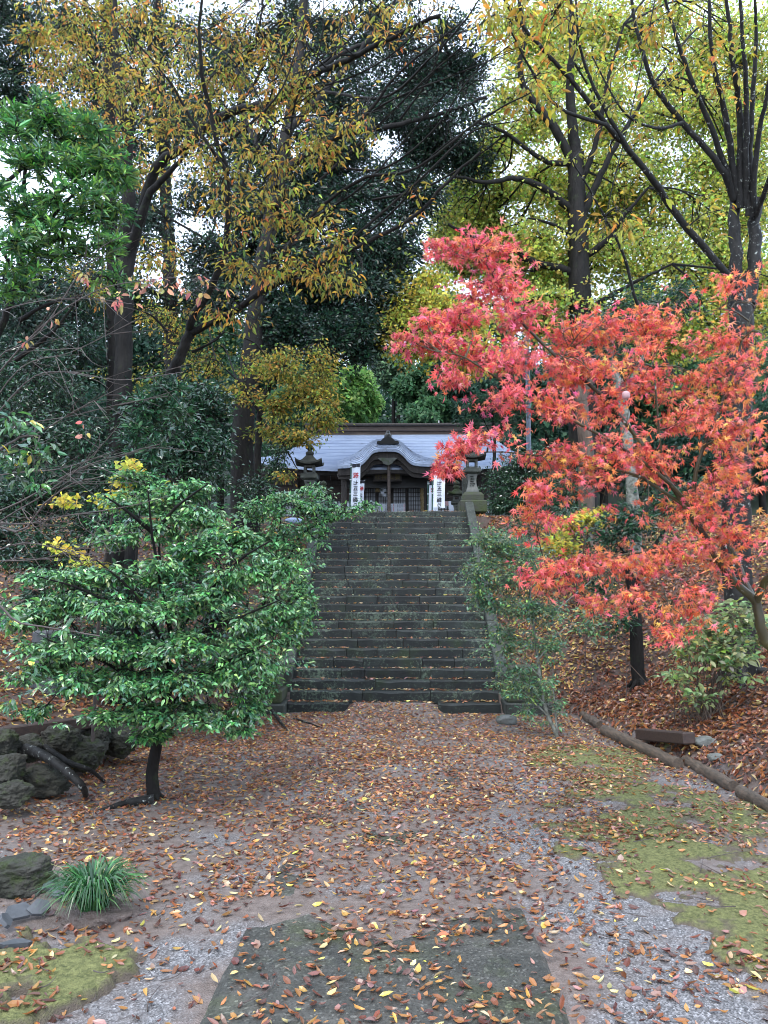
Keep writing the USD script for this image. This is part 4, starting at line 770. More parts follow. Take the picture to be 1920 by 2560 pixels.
t.limb(path3([(1654, 1175), (1649, 1094), (1631, 897), (1600, 800)], 5.55, 5.3), 0.0099, 0.0035)
t.limb(path3([(1797, 1407), (1640, 1380), (1500, 1400), (1380, 1450)], 5.6, 5.2), 0.0099, 0.0028)
t.limb(path3([(1845, 1462), (1760, 1480), (1680, 1500)], 5.6, 5.3), 0.0079, 0.0028)
MB_ = [(1045, 555, 5.3, 75, 40, .3, .7), (980, 545, 5.3, 45, 18, .2, .2), (1075, 610, 5.3, 60, 38, .3, .5), (1010, 640, 5.3, 50, 30, .3, .45), (1120, 680, 5.3, 80, 45, .35, .8), (985, 690, 5.2, 60, 30, .3, .6), (885, 735, 5.1, 30, 22, .2, .4), (945, 740, 5.1, 40, 28, .2, .5),
       (1030, 770, 5.2, 60, 35, .3, .5), (975, 820, 5.1, 35, 30, .2, .4), (1110, 790, 5.2, 80, 50, .35, .8), (1250, 720, 5.4, 80, 45, .4, .7), (1330, 700, 5.4, 70, 40, .4, .7), (1420, 720, 5.5, 80, 45, .4, .7), (1510, 730, 5.6, 70, 40, .4, .5), (1540, 670, 5.3, 50, 25, .3, .35), (1600, 640, 5.2, 60, 40, .3, .55), (1640, 720, 5.3, 40, 60, .3, .5),
       (1220, 800, 5.4, 100, 50, .4, .9), (1350, 800, 5.4, 110, 60, .4, 1.0), (1480, 810, 5.5, 100, 60, .4, .9), (1600, 810, 5.4, 70, 70, .4, .8), (1100, 860, 5.1, 80, 35, .3, .5), (1180, 890, 5.2, 70, 40, .3, .5), (1300, 880, 5.4, 90, 45, .4, .5), (1450, 900, 5.5, 100, 50, .4, .7), (1590, 920, 5.4, 70, 60, .4, .8),
       (1000, 965, 5.0, 45, 28, .2, .5), (1065, 950, 5.0, 50, 25, .2, .35), (1090, 985, 5.0, 40, 15, .2, .15), (965, 1005, 5.0, 18, 35, .12, .3), (1200, 990, 5.2, 100, 35, .3, .6), (1320, 985, 5.4, 90, 40, .4, .6), (1440, 1000, 5.5, 90, 50, .4, .7), (1570, 1020, 5.4, 90, 60, .4, .9), (1180, 1060, 5.1, 60, 40, .3, .5), (1260, 1060, 5.3, 80, 40, .3, .6),
       (1150, 1130, 5.1, 45, 40, .25, .35), (1220, 1120, 5.2, 60, 30, .3, .35), (1360, 1090, 5.5, 90, 40, .4, .5), (1480, 1110, 5.6, 90, 50, .4, .6), (1600, 1130, 5.4, 60, 60, .4, .6), (1230, 1225, 5.2, 75, 35, .25, .6), (1180, 1270, 5.2, 35, 35, .2, .25), (1290, 1210, 5.3, 50, 20, .2, .2), (1390, 1225, 5.4, 90, 40, .3, .6), (1480, 1200, 5.5, 80, 50, .4, .7), (1330, 1300, 5.2, 70, 35, .25, .5), (1420, 1300, 5.4, 70, 50, .3, .5), (1490, 1310, 5.4, 60, 60, .3, .5), (1440, 1370, 5.3, 40, 25, .2, .2), (1560, 1230, 5.6, 60, 50, .3, .3)]
PNK = [(0.76, 0.17, 0.15, 5), (0.74, 0.15, 0.20, 4), (0.78, 0.25, 0.12, 2), (0.5, 0.06, 0.07, 2), (0.8, 0.36, 0.12, 0.7)]; ORG = [(0.76, 0.18, 0.11, 5), (0.80, 0.29, 0.09, 3), (0.74, 0.16, 0.17, 3.5), (0.78, 0.42, 0.09, 0.9), (0.5, 0.08, 0.05, 1.5)]
for sel_, pal_ in ((lambda x: x < 1140, PNK), (lambda x: 1140 <= x < 1380, RED), (lambda x: x >= 1380, ORG)):
    t.foliage(dsc([b_ for b_ in MB_ if sel_(b_[0])]), 112, 4, 0.039, 1.0, [STAR, STAR_B, STAR_C], pal_, spread=0.08, droop=0.6, up=0.3, twl=0.22, twr=0.002, freq=3.2, thr=0.52, soft=0.85, br=0.007, nsec=3, jit=0.2)
t.foliage(dsc([(872, 732, 5.1, 24, 20, .15, .5), (915, 745, 5.1, 34, 18, .15, .5), (950, 735, 5.1, 40, 26, .2, .6), (925, 690, 5.1, 40, 22, .15, .5), (940, 540, 5.2, 36, 14, .15, .4), (985, 545, 5.2, 45, 18, .2, .5), (1045, 530, 5.3, 50, 20, .2, .5), (985, 970, 5.0, 34, 24, .15, .7), (965, 1010, 5.0, 14, 36, .1, .35), (1035, 945, 5.0, 50, 24, .2, .6), (1150, 1240, 5.1, 40, 34, .2, .5)]), 46, 4, 0.04, 1.0, [STAR, STAR_B, STAR_C], PNK, spread=0.06, droop=0.6, up=0.3, twl=0.2, twr=0.002, freq=3.2, thr=0.0, br=0.005, nsec=3, jit=0.2)
t.finish('leaf_maple', 300)
p = at(1565, 988, 5.0)
t2 = thing('hanging_ball', 'round pale pinkish ball hanging among the maple leaves', 'ball', p)
put(t2, 'ball', rock(p, (0.026, 0.026, 0.028), 2, 3, 0.05), MAT['globe'], smooth=True); put(t2, 'stalk', tube([p + (0, 0, .02), p + (0.005, 0, .09)], [0.003, 0.003], 5), MAT['bark_maple'])

# --- multi-stemmed tree on the right
YELG = [(0.40, 0.30, 0.04, 3), (0.30, 0.30, 0.05, 2), (0.45, 0.22, 0.04, 1)]
b = base_at(1845, 10.5)
t = Tree('zelkova_tree', 'tall grey many-stemmed tree with fanned limbs, rising behind the maple', 'tree', b, 'bark_grey', 111)
t.limb([b - (0, 0, .2), at(1840, 1300, 10.5), at(1848, 1000, 10.5), at(1852, 800, 10.5), at(1850, 690, 10.5)], 0.2, 0.15, 'trunk', 14); t.roots(b, 0.2)
t.limb(path3([(1870, 760), (1886, 640), (1886, 560), (1897, 497)], 10.5), 0.10, 0.07, 'branch', 12)
t.limb(path3([(1845, 740), (1838, 600), (1838, 490)], 10.5), 0.09, 0.075, 'branch', 12)
for P, r in (([(1836, 500), (1800, 415), (1706, 307), (1637, 214), (1596, 92), (1570, -40)], .06), ([(1836, 495), (1790, 350), (1730, 208), (1689, 87), (1650, -40)], .055), ([(1843, 500), (1815, 300), (1782, 145), (1770, -40)], .06), ([(1850, 520), (1850, 300), (1832, 150), (1812, -40)], .065), ([(1862, 520), (1866, 250), (1848, -40)], .06), ([(1880, 540), (1890, 380), (1915, 250), (1935, 100)], .055), ([(1870, 540), (1878, 300), (1890, 100), (1885, -40)], .05), ([(1890, 540), (1930, 430), (1980, 330)], .05)):
    t.limb(path3(P, 10.4, 9.2), r * 0.85, r * 0.3)
t.limb(path3([(1842, 740), (1822, 694), (1683, 526), (1637, 457), (1573, 376), (1515, 312), (1434, 208), (1370, 140), (1284, 35), (1240, -40)], 10.5, 8.0), 0.055, 0.014)
t.limb(path3([(1573, 376), (1500, 250), (1450, 120), (1440, -20)], 9.3, 8.5), 0.03, 0.01)
t.limb(path3([(1515, 312), (1400, 270), (1330, 180), (1270, 60)], 9.0, 8.0), 0.025, 0.008)
t.limb(path3([(1706, 307), (1640, 320), (1560, 280), (1480, 140)], 9.8, 9.0), 0.025, 0.008)
t.limb(path3([(1690, 950), (1600, 780), (1560, 640), (1500, 520), (1430, 400)], 11, 9.5), 0.03, 0.01)
t.foliage([(1620, 70, 9, 130, 80, .8, .8), (1420, 60, 8.5, 150, 70, .8, .8), (1350, 200, 8.3, 120, 90, .7, .4), (1700, 180, 9.5, 120, 100, .7, .4), (1560, 250, 9, 120, 100, .7, .3), (1850, 150, 9.5, 100, 120, .7, .4), (1540, 560, 9.6, 120, 100, .6, .5), (1250, 60, 8, 100, 60, .6, .7), (1780, 540, 10, 60, 120, .5, .2)], 70, 5, 0.10, 0.38, LEAF6, YELG, spread=0.12, droop=0.8, twl=0.5, br=0.012, freq=2.5)
t.finish('leaf_matte')

# --- ginkgo on the right of the shrine
GINK = [(0.48, 0.48, 0.09, 3), (0.37, 0.44, 0.10, 3.5), (0.58, 0.53, 0.10, 1.8), (0.26, 0.36, 0.09, 2)]
GINY = [(0.54, 0.45, 0.07, 3), (0.42, 0.41, 0.08, 3), (0.3, 0.33, 0.07, 1.5)]
b = base_at(1458, 21)
t = Tree('ginkgo_tree', 'large dark-trunked tree with yellow-green crown right of the shrine', 'ginkgo tree', b, 'bark_dark', 121)
t.limb([b - (0, 0, .2), at(1457, 1080, 21), at(1452, 850, 21), at(1448, 690, 21), at(1443, 500, 21), at(1440, 380, 21)], 0.42, 0.22, 'trunk', 16); t.roots(b, 0.4)
for P, r in (([(1440, 400), (1425, 250), (1430, 100), (1420, -60)], .17), ([(1440, 430), (1388, 324), (1330, 249), (1300, 180), (1310, 80), (1290, -40)], .14), ([(1430, 525), (1365, 475), (1296, 446), (1220, 455), (1130, 440)], .12), ([(1460, 645), (1515, 602), (1560, 540), (1620, 470)], .11), ([(1430, 680), (1336, 654), (1284, 625), (1200, 600), (1120, 560)], .12), ([(1448, 560), (1500, 440), (1560, 330), (1640, 200)], .12), ([(1445, 470), (1490, 360), (1520, 200), (1560, 60)], .1), ([(1440, 600), (1380, 560), (1320, 545)], .07), ([(1455, 760), (1380, 740), (1280, 760), (1100, 770)], .09), ([(1460, 780), (1560, 720), (1680, 660)], .09), ([(1438, 410), (1360, 400), (1260, 330), (1180, 300)], .09)):
    t.limb(path3(P, 21, 20), r, r * 0.3)
GB = [(1140, 90, 21, 130, 90, 1.6), (1300, 60, 22, 160, 80, 1.8), (1460, 80, 22, 160, 90, 1.8), (1600, 120, 21, 120, 100, 1.6), (1130, 260, 20, 110, 90, 1.4), (1260, 220, 21, 140, 110, 1.8), (1420, 260, 21, 160, 120, 1.8), (1560, 300, 20, 130, 120, 1.6), (1050, 380, 20, 70, 90, 1.2, .6), (1150, 420, 20, 110, 90, 1.4), (1300, 400, 21, 130, 90, 1.8), (1440, 430, 21, 150, 110, 1.8), (1580, 480, 20, 120, 120, 1.6), (1130, 560, 19.5, 100, 80, 1.2), (1250, 570, 20, 110, 80, 1.4, .8), (1400, 580, 20, 130, 90, 1.6), (1540, 610, 20, 120, 90, 1.6), (1180, 680, 19, 100, 60, 1.2, .7), (1350, 680, 20, 120, 70, 1.4, .8), (1500, 720, 20, 130, 70, 1.4), (1640, 650, 20, 60, 90, 1.2, .6), (1000, 500, 20, 60, 70, 1, .4)]
GB = [(x, y, Y + 2.2, *r_) for x, y, Y, *r_ in GB]
GB += [(1040, 560, 24, 60, 50, 1.2, .6), (980, 560, 24, 50, 50, 1, .5), (960, 490, 25, 50, 50, 1, .4), (1060, 470, 23, 70, 60, 1.2, .7), (1090, 540, 23, 70, 50, 1.2, .6), (1000, 420, 24, 60, 60, 1.2, .5), (1350, 480, 24, 120, 90, 1.5, .8), (1480, 200, 25, 150, 110, 1.5, .8), (1260, 120, 25, 150, 110, 1.5, .8), (1620, 420, 24, 90, 120, 1.5, .8), (1620, 240, 24, 80, 100, 1.5, .8), (1250, 480, 25, 120, 90, 1.5, .7)]
t.foliage(dsc(GB), 760, 7, 0.105, 0.75, LEAF2, GINK, spread=0.28, droop=0.3, up=0.5, twl=0.9, twr=0.006, freq=1.1, thr=0.44, br=0.035, nsec=6)
t.foliage(dsc([(900, 660, 19.5, 80, 50, 1, 1), (860, 720, 19, 50, 45, .8, .6), (960, 700, 19.5, 70, 60, 1, .8), (1010, 770, 19, 80, 40, 1, .6), (900, 740, 19.2, 60, 35, .8, .5), (930, 610, 20, 60, 40, .8, .4), (1000, 700, 19.5, 60, 40, .8, .6)]), 400, 7, 0.10, 0.8, LEAF2, GINY, soft=1.0, spread=0.35, droop=0.5, up=0.4, twl=0.8, twr=0.006, freq=1.2, thr=0.44, br=0.03)
t.finish('leaf_matte')

# --- huge dark evergreen left of the stair axis
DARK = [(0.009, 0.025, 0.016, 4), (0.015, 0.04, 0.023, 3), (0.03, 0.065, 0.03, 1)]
b = base_at(607, 17.5)
t = Tree('evergreen_tree', 'huge dark evergreen filling the sky left of centre, with thick trunk', 'evergreen tree', b, 'bark_dark', 131)
t.limb([b - (0, 0, .2), at(607, 1063, 17.5), at(628, 889, 17.6), at(642, 762, 17.8), at(668, 600, 18), at(700, 430, 18.5), at(740, 200, 19), at(760, 0, 19.5)], 0.28, 0.12, 'trunk', 16); t.roots(b, 0.27)
for P, r in (([(655, 680), (760, 580), (880, 480), (1000, 420)], .13), ([(683, 520), (712, 428), (770, 388), (828, 347), (960, 318), (1122, 278), (1215, 243)], .13), ([(720, 330), (820, 220), (920, 100), (1000, -20)], .1), ([(690, 470), (640, 360), (600, 240), (590, 60)], .1), ([(645, 760), (740, 720), (840, 740), (930, 800)], .1), ([(735, 220), (860, 130), (1050, 60)], .08), ([(650, 700), (580, 640), (520, 600)], .08), ([(665, 620), (800, 620), (940, 640)], .09)):
    t.limb(path3(P, 18, 19.5), r, r * 0.3)
DB = [(800, 80, 21, 160, 90, 1.6), (900, 180, 21, 130, 110, 1.6), (720, 200, 21, 130, 110, 1.6), (980, 130, 21, 80, 100, 1.2), (830, 300, 20.5, 160, 90, 1.6), (700, 360, 20, 120, 100, 1.5), (950, 300, 20.5, 90, 80, 1.2), (600, 440, 20, 100, 90, 1.4, .8), (780, 430, 20, 130, 80, 1.5), (900, 430, 20, 70, 60, 1, .5), (680, 520, 19.5, 120, 80, 1.4), (800, 540, 19.5, 110, 70, 1.3), (620, 610, 19, 90, 70, 1.2, .7), (740, 640, 19, 130, 70, 1.3), (840, 610, 19.5, 50, 60, .8, .4), (680, 740, 18.5, 110, 70, 1.2), (780, 730, 18.5, 60, 60, .9, .7), (620, 690, 18.5, 70, 70, 1, .6), (560, 300, 20, 60, 90, 1, .4), (480, 640, 19, 60, 60, 1, .35), (440, 560, 20, 60, 60, 1, .3), (1010, 330, 21, 60, 60, 1, .4), (560, 140, 21, 110, 110, 1.4, .5), (420, 250, 21, 110, 120, 1.4, .4), (640, 60, 21, 110, 80, 1.4, .6), (860, 540, 20, 60, 60, 1, .4), (430, 420, 20.5, 70, 90, 1.2, .3), (560, 520, 19.5, 90, 80, 1.2, .6), (300, 500, 20, 90, 120, 1.2, .3)]
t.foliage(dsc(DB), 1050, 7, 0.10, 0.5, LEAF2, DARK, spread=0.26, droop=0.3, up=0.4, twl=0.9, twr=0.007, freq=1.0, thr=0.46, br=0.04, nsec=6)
t.finish('leaf_wet')

b = base_at(430, 24)
t = Tree('evergreen_tree', 'distant dark evergreen seen between the left trunks, full of sky specks', 'evergreen tree', b, 'bark_dark', 137)
t.limb([b - (0, 0, .2), at(430, 900, 24), at(420, 600, 24), at(400, 200, 24), at(390, -60, 24)], 0.3, 0.12, 'trunk', 12)
for P in ([(420, 600), (300, 450), (180, 380)], [(410, 400), (520, 250), (600, 180)], [(405, 250), (260, 130), (150, 60)], [(425, 750), (300, 700), (200, 700)]): t.limb(path3(P, 24, 23), 0.1, 0.03)
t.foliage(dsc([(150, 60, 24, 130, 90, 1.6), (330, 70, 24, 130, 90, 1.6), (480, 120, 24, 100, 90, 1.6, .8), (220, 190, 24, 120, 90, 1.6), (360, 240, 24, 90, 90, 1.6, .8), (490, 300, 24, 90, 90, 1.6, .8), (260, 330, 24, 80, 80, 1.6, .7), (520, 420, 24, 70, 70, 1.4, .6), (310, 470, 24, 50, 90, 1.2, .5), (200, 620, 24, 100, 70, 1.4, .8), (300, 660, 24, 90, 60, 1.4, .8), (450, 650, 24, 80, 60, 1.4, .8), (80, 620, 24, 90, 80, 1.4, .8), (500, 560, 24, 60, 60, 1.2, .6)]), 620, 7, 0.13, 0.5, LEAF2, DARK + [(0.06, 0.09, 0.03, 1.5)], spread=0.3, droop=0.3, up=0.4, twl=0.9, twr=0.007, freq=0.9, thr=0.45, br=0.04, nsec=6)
t.finish('leaf_wet')

# --- yellow-brown trees on the left
ZEL = [(0.36, 0.26, 0.04, 4), (0.38, 0.20, 0.04, 2.2), (0.27, 0.26, 0.045, 4), (0.38, 0.15, 0.04, 0.7), (0.15, 0.18, 0.04, 2.6)]
b = base_at(307, 13.2)
t = Tree('autumn_tree', 'tall straight left trunk forking high, with yellow-brown autumn leaves', 'tree', b, 'bark_dark', 141)
t.limb([b - (0, 0, .2), at(307, 1150, 13.2), at(307, 947, 13.2), at(316, 700, 13.2), at(322, 580, 13.2)], 0.165, 0.14, 'trunk', 14); t.roots(b, 0.17)
for P, r, y1 in (([(322, 600), (316, 420), (315, 324), (292, 162), (284, -50)], .13, 12.5), ([(318, 450), (330, 290), (370, 133), (400, -50)], .08, 12), ([(328, 620), (347, 560), (376, 480), (428, 428), (470, 380)], .10, 12), ([(347, 560), (390, 420), (463, 365), (503, 324), (584, 278), (683, 255), (741, 214), (810, 174), (891, 139), (960, 104), (1100, 40)], .09, 8.5), ([(741, 214), (850, 120), (950, 20)], .03, 9), ([(584, 278), (640, 200), (700, 60), (720, -40)], .03, 9), ([(683, 255), (800, 230), (960, 243), (1076, 145), (1162, 52), (1220, -40)], .03, 8.5), ([(810, 174), (960, 110), (1150, 81), (1240, 35)], .02, 8)):
    t.limb(path3(P, 13, y1), r, max(r * 0.25, 0.006))
t.foliage(dsc([(120, 60, 11, 90, 50, .8), (200, 110, 11, 100, 70, .8), (260, 210, 11, 110, 70, .8), (330, 60, 10, 120, 60, .8), (150, 180, 11, 80, 60, .8), (430, 130, 9, 130, 70, .8), (360, 260, 10, 100, 60, .7), (520, 70, 9, 120, 60, .8), (640, 120, 9, 120, 70, .8), (500, 220, 9, 120, 60, .7), (760, 40, 9, 120, 40, .7, .7), (620, 220, 9, 90, 50, .6), (240, 300, 11, 70, 50, .6, .6), (900, 30, 8.5, 100, 40, .6, .5)]), 105, 5, 0.075, 0.34, LEAF6, ZEL, spread=0.12, droop=0.7, twl=0.5, twr=0.003, freq=2.2, thr=0.42, br=0.013)
t.finish('leaf_matte')
b = base_at(283, 14.5)
t = Tree('bare_trunk_tree', 'slim dark trunk standing close behind the tall straight left trunk', 'tree', b, 'bark_dark', 145)
t.limb([b - (0, 0, .2), at(284, 1000, 14.5), at(280, 700, 14.5), at(276, 350, 14.5), at(270, 0, 14.5), at(268, -80, 14.5)], 0.13, 0.09, 'trunk', 12)
t.limb(path3([(276, 400), (200, 330), (150, 280), (100, 250)], 14.5, 13.5), 0.05, 0.015); t.limb(path3([(272, 240), (220, 120), (210, 0)], 14.5, 13.5), 0.05, 0.02)
t.foliage(dsc([(90, 100, 13.5, 80, 60, .8), (240, 30, 13.5, 90, 40, .8), (160, 260, 13, 80, 60, .8, .6), (300, 380, 14.5, 80, 70, .8, .6), (330, 560, 15, 70, 60, .8, .5), (190, 620, 14.5, 70, 60, .8, .5), (290, 150, 14, 60, 80, .8, .5)]), 120, 6, 0.11, 0.35, LEAF2, ZEL, spread=0.15, droop=0.7, twl=0.5)
t.finish('leaf_matte')
b = base_at(330, 10.3)
t = Tree('leaning_tree', 'dark tree leaning right from behind the camellia, forking halfway up', 'tree', b, 'bark_dark', 151)
t.limb([b - (0, 0, .2), at(338, 1090, 10.3), at(362, 1020, 10.2), at(405, 970, 10.1), at(440, 912, 10), at(475, 831, 9.9)], 0.085, 0.068, 'trunk', 12); t.roots(b, 0.08)
for P, r, y0, y1 in (([(475, 831), (482, 790), (521, 733), (556, 652), (570, 555), (567, 428), (547, 370), (521, 260), (503, 174), (498, 75), (508, -40)], .055, 9.9, 8), ([(473, 835), (532, 806), (602, 768), (660, 724), (723, 695), (810, 658), (926, 600), (1041, 538), (1116, 457), (1200, 380)], .05, 9.9, 8), ([(723, 695), (800, 700), (900, 690)], .02, 9.4, 9), ([(810, 658), (960, 527), (1060, 440), (1180, 330), (1300, 300)], .02, 9, 8), ([(547, 370), (600, 330), (700, 230), (760, 60)], .02, 8.5, 8), ([(480, 880), (540, 850), (552, 830)], .02, 10, 9.8), ([(420, 830), (380, 790), (345, 775)], .02, 10, 9.8), ([(567, 428), (480, 300), (420, 200), (300, 60)], .025, 8.6, 8), ([(660, 724), (760, 560), (900, 450), (1040, 420), (1200, 300), (1330, 230)], .028, 9.5, 8), ([(712, 428), (900, 300), (1000, 180), (1150, 60)], .03, 9.5, 8.2)):
    t.limb(path3(P, y0, y1), r, max(0.25 * r, 0.005))
R_ = rng(321)
for P in ([(800, 450), (930, 330), (1060, 200), (1180, 90), (1260, -30)], [(760, 560), (900, 470), (1020, 340), (1100, 240)], [(700, 230), (860, 200), (1000, 120), (1120, -20)], [(830, 347), (980, 250), (1130, 190), (1300, 120)], [(720, 400), (740, 250), (800, 120), (810, -40)], [(640, 380), (700, 300), (860, 280), (1000, 200)], [(900, 600), (1010, 500), (1090, 380), (1240, 280)], [(600, 480), (640, 360), (690, 200), (740, 90), (880, -40)], [(930, 500), (1060, 470), (1180, 400), (1280, 320)], [(560, 200), (640, 100), (660, -30)], [(430, 60), (560, 130), (650, 250), (690, 420)], [(1000, 300), (1080, 180), (1140, -20)], [(850, 420), (960, 420), (1080, 330), (1180, 190), (1320, 80)]):
    Q = t.limb([at(x * 1.0, y, 9.3 - 1.3 * k / len(P) + R_.normal(0, .1)) for k, (x, y) in enumerate(P)], 0.016, 0.004, 'branch', 6, 0)
    n = 9; i0 = R_.integers(3, len(Q) - 2, n); d = unit(Q[i0 + 1] - Q[i0]); e = Q[i0] + unit(d + R_.normal(0, 0.45, (n, 3))) * (0.3 + 0.9 * R_.random((n, 1)))
    u = np.linspace(0, 1, 6)[None, :, None]; m = (Q[i0] + e) / 2 + R_.normal(0, 0.06, (n, 3)); T = (1 - u) ** 2 * Q[i0][:, None] + 2 * u * (1 - u) * m[:, None] + u**2 * e[:, None]
    t.tw.append((T, np.broadcast_to(np.linspace(0.006, 0.0015, 6), (n, 6))))
t.foliage(dsc([(470, 420, 8.5, 110, 70, .7), (560, 330, 8.3, 110, 70, .7), (650, 320, 8.3, 100, 60, .6), (720, 300, 8.2, 70, 50, .5, .7), (540, 480, 8.5, 100, 60, .6, .8), (620, 470, 8.4, 80, 60, .6, .6), (700, 480, 8.3, 80, 60, .5, .4), (560, 580, 8.6, 110, 50, .6, .9), (650, 590, 8.5, 100, 45, .6, 1), (730, 550, 8.4, 60, 40, .5, .5), (760, 620, 8.3, 40, 20, .4, .2), (440, 330, 8.3, 100, 60, .6, .7), (330, 190, 8.2, 110, 60, .6, .5), (800, 250, 8, 60, 50, .5, .3), (880, 420, 8.2, 70, 60, .5, .2), (480, 680, 9.2, 80, 40, .5, .5)]), 78, 5, 0.072, 0.35, LEAF6, ZEL, spread=0.11, droop=0.75, twl=0.45, twr=0.003, freq=2.6, thr=0.43, br=0.011)
t.finish('leaf_matte')
b = base_at(330, 9.7)
t = Tree('evergreen_sapling', 'slim glossy evergreen sapling crossing in front of the leaning trunk', 'sapling', b, 'bark_dark', 155)
t.limb([b - (0, 0, .05), at(350, 1250, 9.6), at(370, 1080, 9.6), at(400, 960, 9.6)], 0.02, 0.006, 'stem', 7)
t.foliage(dsc([(320, 880, 9.6, 50, 30, .3), (300, 930, 9.6, 50, 40, .3), (360, 840, 9.6, 40, 25, .3, .7), (330, 980, 9.6, 60, 40, .3), (390, 890, 9.6, 30, 30, .3, .5), (300, 1040, 9.5, 60, 40, .3)]), 75, 8, 0.09, 0.32, LEAF6, [(0.03, 0.085, 0.04, 4), (0.05, 0.13, 0.055, 2), (0.015, 0.05, 0.025, 2)], spread=0.04, droop=-0.2, up=0.7, twl=0.3, twr=0.004, freq=2.5, thr=0.42, br=0.008)
t.finish('leaf_glossy')
# smaller yellow tree in the middle distance
OCH = [(0.34, 0.27, 0.045, 4), (0.24, 0.25, 0.05, 3), (0.42, 0.27, 0.05, 1.5), (0.09, 0.14, 0.04, 3)]
b = base_at(640, 16.3)
t = Tree('golden_tree', 'small golden-leaved tree half hiding the left end of the shrine roof', 'tree', b, 'bark_dark', 161)
t.limb([b - (0, 0, .2), at(645, 1100, 16.3), at(660, 1000, 16.2), at(690, 930, 16)], 0.09, 0.05, 'trunk', 10)
for P in ([(660, 1010), (740, 990), (830, 1010)], [(690, 930), (760, 870), (800, 860)], [(655, 1040), (600, 960), (540, 900)], [(690, 930), (640, 860), (560, 830)], [(660, 1060), (700, 1100), (745, 1175)]): t.limb(path3(P, 16.2, 15.6), 0.035, 0.01)
t.foliage(dsc([(640, 780, 15.8, 70, 18, .9, .6), (610, 815, 15.8, 70, 18, .9, .6), (660, 845, 15.8, 75, 18, .9, .7), (620, 880, 15.8, 60, 16, .8, .6), (680, 905, 15.6, 60, 16, .8, .6), (640, 945, 15.6, 55, 16, .8, .5), (600, 905, 15.9, 50, 40, .8, .35), (560, 790, 16.6, 60, 16, .8, .45), (550, 860, 16.6, 60, 16, .8, .4), (570, 930, 16.6, 50, 16, .7, .3), (690, 800, 15.8, 50, 40, .7, .5), (430, 770, 18.5, 90, 60, .9, .7), (360, 700, 18.5, 90, 60, .9, .6), (430, 850, 18.5, 60, 50, .9, .5), (320, 830, 18.5, 80, 50, .9, .4), (620, 1028, 15.5, 30, 14, .3, .14), (690, 880, 15.5, 50, 40, .6, .5)]), 185, 6, 0.08, 0.5, LEAF2, OCH, soft=0.95, spread=0.2, droop=0.6, up=0.6, twl=0.5, twr=0.004, freq=1.6, thr=0.48, br=0.018)
t.finish('leaf_matte')

# --- left evergreens and dark shrubs
RHO = [(0.07, 0.19, 0.06, 4), (0.11, 0.26, 0.06, 2.5), (0.20, 0.38, 0.07, 1.8), (0.035, 0.11, 0.05, 2)]
b = base_at(-70, 9.0)
t = Tree('broadleaf_tree', 'bright green whorl-leaved evergreen at the upper left edge', 'evergreen tree', b, 'bark_dark', 171)
t.limb([b - (0, 0, .2), at(-60, 1200, 9), at(-40, 950, 9), at(30, 740, 8.9), at(70, 560, 8.8)], 0.06, 0.035, 'trunk', 10)
for P in ([(60, 700), (110, 600), (150, 560), (240, 520)], [(70, 560), (60, 450), (90, 350), (120, 290)], [(60, 720), (0, 620), (-60, 560)], [(70, 600), (130, 540), (210, 460), (280, 400)], [(50, 800), (120, 760), (200, 740)], [(40, 900), (140, 820), (230, 700)]): t.limb(path3(P, 8.9, 8.3), 0.03, 0.008)
t.foliage(dsc([(40, 290, 8.4, 80, 50, .5), (120, 270, 8.4, 80, 40, .5), (210, 300, 8.4, 70, 40, .4), (60, 370, 8.4, 90, 50, .5), (160, 360, 8.4, 90, 50, .5), (240, 380, 8.4, 50, 45, .4, .8), (40, 460, 8.4, 70, 50, .5), (130, 450, 8.4, 90, 50, .5), (215, 450, 8.4, 70, 45, .4), (60, 540, 8.4, 80, 45, .5), (140, 530, 8.4, 70, 45, .4, .8), (230, 530, 8.4, 50, 30, .4, .5), (20, 610, 8.4, 60, 40, .4, .6), (250, 620, 8.6, 40, 40, .4, .3)]), 70, 13, 0.10, 0.28, LEAF6, RHO, spread=0.02, droop=-0.45, up=0.75, twl=0.3, twr=0.005, freq=2.5, thr=0.40, br=0.012, flat=0.35)
t.finish('leaf_glossy')
b = base_at(-60, 15)
t = Tree('dark_conifer', 'dark feathery evergreen in the top left corner', 'evergreen tree', b, 'bark_dark', 175)
t.limb([b - (0, 0, .2), at(-40, 700, 15), at(-30, 300, 15), at(-20, -50, 15)], 0.2, 0.1, 'trunk', 12)
for P in ([(-30, 500), (60, 420), (130, 400)], [(-30, 200), (60, 120), (120, 60)], [(-35, 800), (80, 780), (200, 830)]): t.limb(path3(P, 15, 14), 0.05, 0.015)
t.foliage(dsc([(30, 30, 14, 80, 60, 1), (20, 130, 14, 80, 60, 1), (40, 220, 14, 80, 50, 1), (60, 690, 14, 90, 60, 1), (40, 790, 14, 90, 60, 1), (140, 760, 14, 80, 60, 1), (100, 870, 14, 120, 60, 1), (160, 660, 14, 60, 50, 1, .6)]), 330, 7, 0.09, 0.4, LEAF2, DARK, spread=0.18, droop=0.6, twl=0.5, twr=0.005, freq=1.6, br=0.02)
t.finish('leaf_wet')
SHR = [(0.011, 0.036, 0.018, 4), (0.02, 0.06, 0.028, 2.5), (0.035, 0.085, 0.035, 1)]
